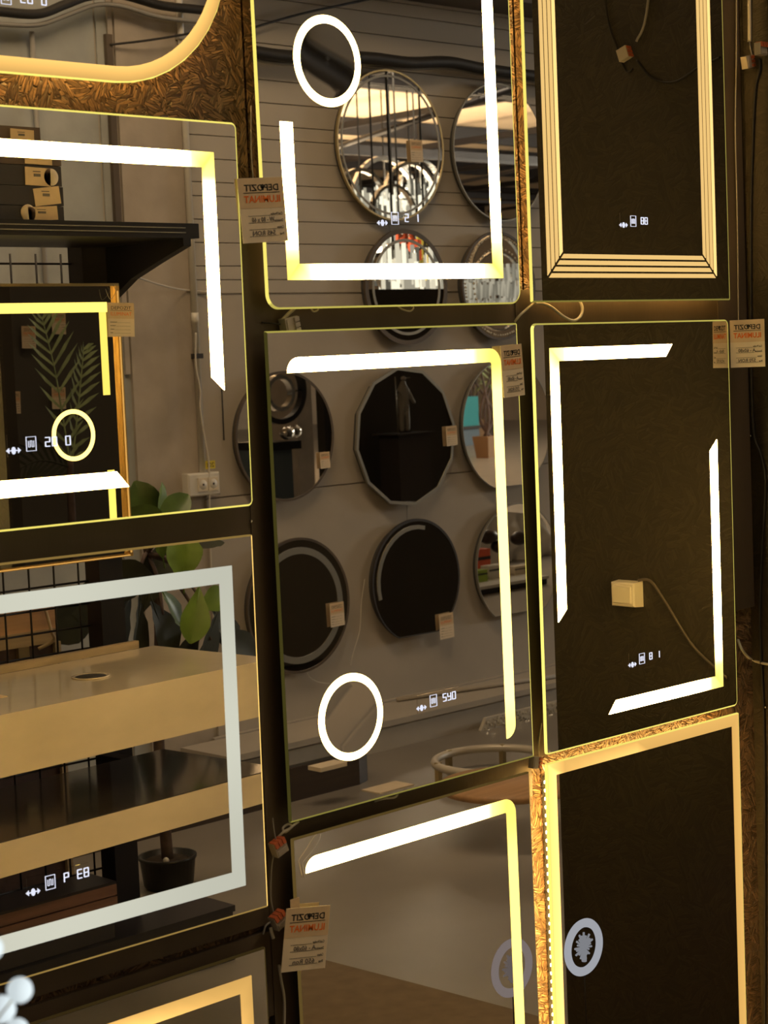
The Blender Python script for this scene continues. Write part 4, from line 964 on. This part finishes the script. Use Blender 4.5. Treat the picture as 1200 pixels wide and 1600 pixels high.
# far view in the flat-bottomed mirror at right: teal cabinet, potted dracaena, pale floor
TY = 13.8
a = p2(718, 690, TY); c = p2(748, 690, TY); zt = p2(735, 630, TY).z; zb = p2(735, 672, TY).z
t = thing('teal_cabinet', 'teal cabinet far away in the hall beside the tall potted plant', 'cabinet', ((a.x+c.x)/2, TY, 0)); hw = (c.x-a.x)/2
MB().box((-hw,0,0),(hw,.6,max(zb,.3))).build('base', 'blue_dark', t); MB().box((-hw,0,max(zb,.3)+.05),(hw,.6,max(zt,zb+.6))).build('upper_body', 'teal_paint', t); MB().box((-hw-.05,-.05,max(zb,.3)),(hw+.1,.65,max(zb,.3)+.05)).build('ledge', 'box_black', t)
p = Vector((21.68, 10.71, 0))
def dracaena(label, p, H, par_name='potted_dracaena', seed=1, sp=1.0):
    random.seed(seed)
    t = thing(par_name, label, 'plant', (p.x, p.y, 0))
    MB().loft([[(-.13,-.13,0),(.13,-.13,0),(.13,.13,0),(-.13,.13,0)],[(-.17,-.17,.34),(.17,-.17,.34),(.17,.17,.34),(-.17,.17,.34)]], caps=True).build('pot', 'pot_brown', t)
    for k in range(4):
        a = 2*math.pi*k/4+.4; top = Vector((.22*math.cos(a)*sp, .22*math.sin(a)*sp, H*(.62+.1*k)))
        MB().tube(spline([(.05*math.cos(a),.05*math.sin(a),.33),(.12*math.sin(a),.1*math.cos(a),H*.4),top],5), .028, 7, .016).build('cane', 'bark', t)
        b = MB()
        for j in range(16):
            u = 2*math.pi*j/16+random.random()*.3; L = random.uniform(.32,.55); up = random.uniform(.1,.9)
            d = Vector((math.cos(u),math.sin(u),0)); e_ = top+d*L*.55+Vector((0,0,L*.55*up)); f_ = top+d*L+Vector((0,0,L*.5*up-.12)); s_v = Vector((-d.y,d.x,0))*.022
            b.add([top-s_v*.5,top+s_v*.5,e_+s_v,e_-s_v,f_], [(0,1,2,3),(3,2,4)])
        b.build('leaf_crown', 'palm_leaf', t)
    return t
dracaena('tall potted dracaena far away in the hall on the pale floor', p, 1.75)
p = p2(736, 596, 16.0); dracaena('second potted dracaena further back in the hall', Vector((p.x, 16.0, 0)), 2.5, seed=4)
# pale things in the lower flat-bottomed mirror
a = p2(722, 905, -.75); c = p2(850, 905, -.75); zt = max(.06, p2(760, 921, -.75).z)
t = thing('white_platform', 'low white display platform in the hall seen in the lower right mirror', 'platform', ((a.x+c.x)/2, -.75, 0)); hw = (c.x-a.x)/2
MB().box((-hw,0,0),(hw,.85,zt-.02)).build('base', 'box_black', t); MB().box((-hw,-.02,zt-.02),(hw,.87,zt)).build('top_board', 'white_fabric', t)
for px0, px1, py, y, m, lab in ((730,751,892,-.55,'green_card','green packet on the low white platform'),(728,757,860,-.30,'red_card','red carton behind the green packet'),(754,786,884,-.50,'white_plastic','large white carton on the low white platform'),(794,822,890,-.50,'cream_plastic','smaller cream carton on the low white platform')):
    p = p2(px0, 905, y); r_ = p2(px1, 905, y); h_ = max(.06, p2(px0, py, y).z-zt); wd = r_.x-p.x
    t = thing('display_box', lab, 'box', ((p.x+r_.x)/2, y, zt)); MB().box((-wd/2,-.04,0),(wd/2,.04,h_)).build('body', m, t); MB().box((-wd/2,-.043,h_*.6),(wd/2,-.04,h_*.72)).build('band', 'box_lid', t)
BY = .45
a = p2(705, 850, BY); c = p2(860, 850, BY); zh = p2(770, 806, BY).z
t = thing('draped_bench', 'bench under crumpled white sheet behind the low white platform', 'bench', ((a.x+c.x)/2, BY, 0)); hw = (c.x-a.x)/2
b = MB(); random.seed(11); nx, nz = 30, 12; vs = []
for j in range(nz+1):
    for i in range(nx+1):
        u = i/nx; v = j/nz; fold = .05*math.sin(u*23+v*4)+.04*math.sin(u*41-v*7)+random.uniform(-.02,.02)
        vs.append((-hw+2*hw*u, .12*v+fold*(1.1-v*.5), zh*(v-.06*abs(math.sin(u*9))*v)))
b.add(vs, [(j*(nx+1)+i, j*(nx+1)+i+1, (j+1)*(nx+1)+i+1, (j+1)*(nx+1)+i) for j in range(nz) for i in range(nx)], True)
b.build('sheet', 'white_fabric', t)
MB().box((-hw,.24,0),(hw,.6,zh*.85)).build('frame', 'wood_dark', t)
for k, (px, py) in enumerate(((752,838),(770,852),(800,840))):
    p = p2(px, py, BY-.2)
    tag(MB().sphere((p.x, BY-.25, p.z), .07, 10, 7, (1.3,.8,.8)).build('dark_cushion', 'wood_dark'), ('small brown cushion at the left on the crumpled sheet','small brown cushion in the middle of the crumpled sheet','small brown cushion at the right on the crumpled sheet')[k], 'cushion', 'cushions on the sheet')
# figurine seen faintly in the twelve-sided mirror, on a black pedestal
p = p2(628, 676, .35)
t = thing('pedestal', 'tall black pedestal carrying the grey figurine in the hall', 'pedestal', (p.x, .35, 0))
MB().box((-.16,-.10,0),(.16,.10,p.z-.01)).build('column', 'box_black', t); MB().box((-.2,-.13,p.z-.01),(.2,.13,p.z)).build('top', 'box_black', t)
f = thing('figurine', 'small grey statuette of a worker in a cap leaning on a pole', 'statue', (p.x, .35, p.z))
hs = .40
vs = [(0,0,.48),(0,0,.62),(0,0,.80),(.01,0,.88),(.03,0,.95),(-.05,.02,.26),(-.06,.0,.02),(.07,.0,.27),(.08,.0,.02),(-.08,.02,.77),(.05,-.04,.60),(.17,-.03,.66),(.10,.0,.77),(.16,-.05,.62),(.25,-.05,.52)]
ed_ = [(0,1),(1,2),(2,3),(3,4),(0,5),(5,6),(0,7),(7,8),(2,9),(9,10),(10,11),(2,12),(12,13),(13,14)]
rd = [.095,.10,.105,.045,.07,.07,.05,.07,.05,.06,.045,.03,.06,.045,.03]
me = bpy.data.meshes.new('body'); me.from_pydata([Vector(v)*hs for v in vs], ed_, []); bo = bpy.data.objects.new('body', me); COL.objects.link(bo); bo.parent = f; me.materials.append(M['skin_grey'])
sm = bo.modifiers.new('skin', 'SKIN')
for i, v in enumerate(me.skin_vertices[0].data): v.radius = (rd[i]*hs, rd[i]*hs); v.use_root = i == 0
ss = bo.modifiers.new('sub', 'SUBSURF'); ss.levels = 1; ss.render_levels = 1
b = MB(); b.sphere((.03*hs,0,.985*hs), .052*hs, 10, 8, (1,1,.8)); b.box((.06*hs,-.04*hs,.985*hs),(.16*hs,.04*hs,.997*hs)); b.build('cap', 'grey_fabric', f)
MB().tube([(-.16*hs,0,0),(-.18*hs,0,1.02*hs)], .010*hs, 6).build('pole', 'steel_frame', f)
for s in (-.06,.08): MB().box((s*hs-.03*hs,-.03*hs,0),(s*hs+.07*hs,.03*hs,.035*hs)).build('shoe', 'box_black', f)
# lit chandeliers high in the hall
def chandelier(label, p, n, r, m, gl, h=.6, seed=2, group=None):
    random.seed(seed)
    t = thing('hall_chandelier', label, 'lamp', p, group)
    MB().annulus((0,0,0), r*.9, r, -.03, .03, 28).build('hoop', 'chrome', t)
    MB().tube([(0,0,-h*.2),(0,0,CZ-p.z)], .01, 5).build('cord', 'black_cable', t)
    for s in (0, 1): MB().box((-r*(1-s)-.01*s,-.01,-.01),(r*(1-s)+.01*s,.01,.01+ (r if s else 0))).build('spoke', 'chrome', t)
    b = MB()
    for k in range(n):
        a = 2*math.pi*random.random(); q_ = r*math.sqrt(random.random()); zz = random.uniform(-h*.6, h*.25)
        b.box((q_*math.cos(a)-.012,q_*math.sin(a)-.012,zz-.10),(q_*math.cos(a)+.012,q_*math.sin(a)+.012,zz+.10), [gl*random.choice((.15,.5,1.0,1.6))]*8); b.build('glass_rods', m, t, kind='stuff', glow=True)
    return t
for k, (px, py, y, r_, n_) in enumerate(((562,322,6.0,.42,40),(600,318,8.0,.6,70),(640,312,6.5,.45,50),(612,338,5.0,.34,50),(655,296,10.4,.45,50))):
    p = p2(px, py, y)
    chandelier(('white glass rod chandelier far left in the gold round mirror','wide white glass rod chandelier in the middle of the gold round mirror','white glass rod chandelier right of the wide one in the gold round mirror','lowest white glass rod chandelier in the gold round mirror','small white glass rod chandelier at the right edge of the gold round mirror')[k], Vector((p.x, y, p.z)), n_, r_, 'lamp_hall', 1.1, .5, k, 'lit chandeliers in the hall')
for k, (px, py, y, m, gl) in enumerate(((584,386,2.7,'lamp_hall',1.0),(622,380,3.9,'lamp_red',1.0),(652,392,4.6,'led_warm',1.0),(612,420,1.2,'lamp_hall',1.0),(662,420,2.0,'lamp_hall',1.0))):
    p = p2(px, py, y)
    chandelier(('white pendant cluster at the upper left of the double-rimmed mirror','red glass pendant cluster at the top of the double-rimmed mirror','warm glass pendant cluster at the right of the double-rimmed mirror','low white pendant cluster in the double-rimmed mirror','second low white pendant cluster in the double-rimmed mirror')[k], Vector((p.x, y, p.z)), 46, .20, m, gl, .40, 20+k, 'pendants above the dark partition')
# crystal rod chandelier in the crystal rim mirror
p = p2(775, 455, 3.0)
t = thing('rod_chandelier', 'tiered crystal rod chandelier seen in the crystal rim mirror', 'lamp', (p.x, 3.0, p.z))
for z in (-.16, 0, .16):
    b = MB()
    for k in range(44):
        a = 2*math.pi*k/44; b.box((.40*math.cos(a)-.014,.40*math.sin(a)-.014,z-.07+.02*math.sin(k)),(.40*math.cos(a)+.014,.40*math.sin(a)+.014,z+.08))
    b.g = [random.choice((.2,.35,.6)) for q_ in range(len(b.v)//8) for i8 in range(8)]; b.build('rod_tier', 'lamp_hall', t, kind='stuff', glow=True)
    MB().annulus((0,0,z), .37, .385, -.02, .02, 24).build('hoop', 'chrome', t)
MB().tube([(0,0,-.1),(0,0,CZ-p.z)], .01, 5).build('cord', 'black_cable', t)
# ---- dark partition right of the side return and the palms before it, seen in the brass framed mirror
t = thing('back_partition', 'dark display wall right of the mirror wall, seen in the brass mirror', 'partition', (5.4, 1.5, 0))
MB().box((-2.0,0,0),(2.0,.08,2.8)).build('board', 'grey_panel', t); MB().box((-2.0,-.03,0),(-1.93,0,2.8)).build('edge_post', 'black_metal', t)
def frond(root, c0, c1, c2, L, n, m, name='frond'):
    sp = spline([c0,c1,c2], 12); b = MB(); b.tube(sp, .005, 5, .002)
    for i in range(2, len(sp), 2):
        tng = (sp[min(i+1,len(sp)-1)]-sp[i-1]).normalized(); side = Vector((tng.z,0,-tng.x)).normalized(); s_ = i/len(sp)
        ll = L*math.sin(math.pi*(.12+.80*s_))
        for sg in (-1, 1):
            d = (side*sg*.75+tng*.75).normalized(); p0_ = sp[i]; p1_ = p0_+d*ll*.55+Vector((0,-.01,.0)); p2_ = p0_+d*ll+tng*ll*.15+Vector((0,-.03,-.12*ll)); wv = tng*.011
            b.add([p0_-wv*.5,p0_+wv*.5,p1_+wv,p1_-wv,p2_], [(0,1,2,3),(3,2,4)])
    return b.build(name, m, root)
PY = .45
pb = S3(112, 760, PY)
t = thing('potted_palm', 'potted palm with two long fronds seen in the brass framed mirror', 'plant', (pb.x, PY, 0))
ob = Vector((pb.x, PY, 0)); q3 = lambda a, b_: S3(a, b_, PY)-ob
MB().lathe([(.12,0),(.13,.02),(.16,.30),(.165,.30),(.165,.32),(.15,.32),(.14,.28)], (0,0,0), 26).build('pot', 'pot_black', t)
MB().lathe([(.14,.29),(.0005,.30)], (0,0,0), 20).build('soil', 'soil', t)
MB().tube(spline([(0,0,.28),q3(112,800),q3(110,720)],5), .02, 8, .012).build('stem', 'bark', t)
frond(t, q3(110,730), q3(88,590), q3(66,498), .16, 20, 'palm_leaf'); frond(t, q3(112,730), q3(124,620), q3(131,545), .10, 18, 'palm_leaf')
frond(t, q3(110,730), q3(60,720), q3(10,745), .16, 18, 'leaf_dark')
for px, py, lab in ((92,505,'pale price tag on the dark wall at the top of the brass mirror'),(45,527,'pale price tag on the dark wall beside the palm frond'),(21,629,'pale price tag on the dark wall at the left of the brass mirror'),(92,622,'pale price tag on the dark wall behind the palm')):
    p = S3(px, py, 1.46); price_tag(lab, (p.x, 1.46, p.z), .075, .10, 0, .03, tiny=True, group='tags on the dark wall')
p = S3(20, 648, 1.3)
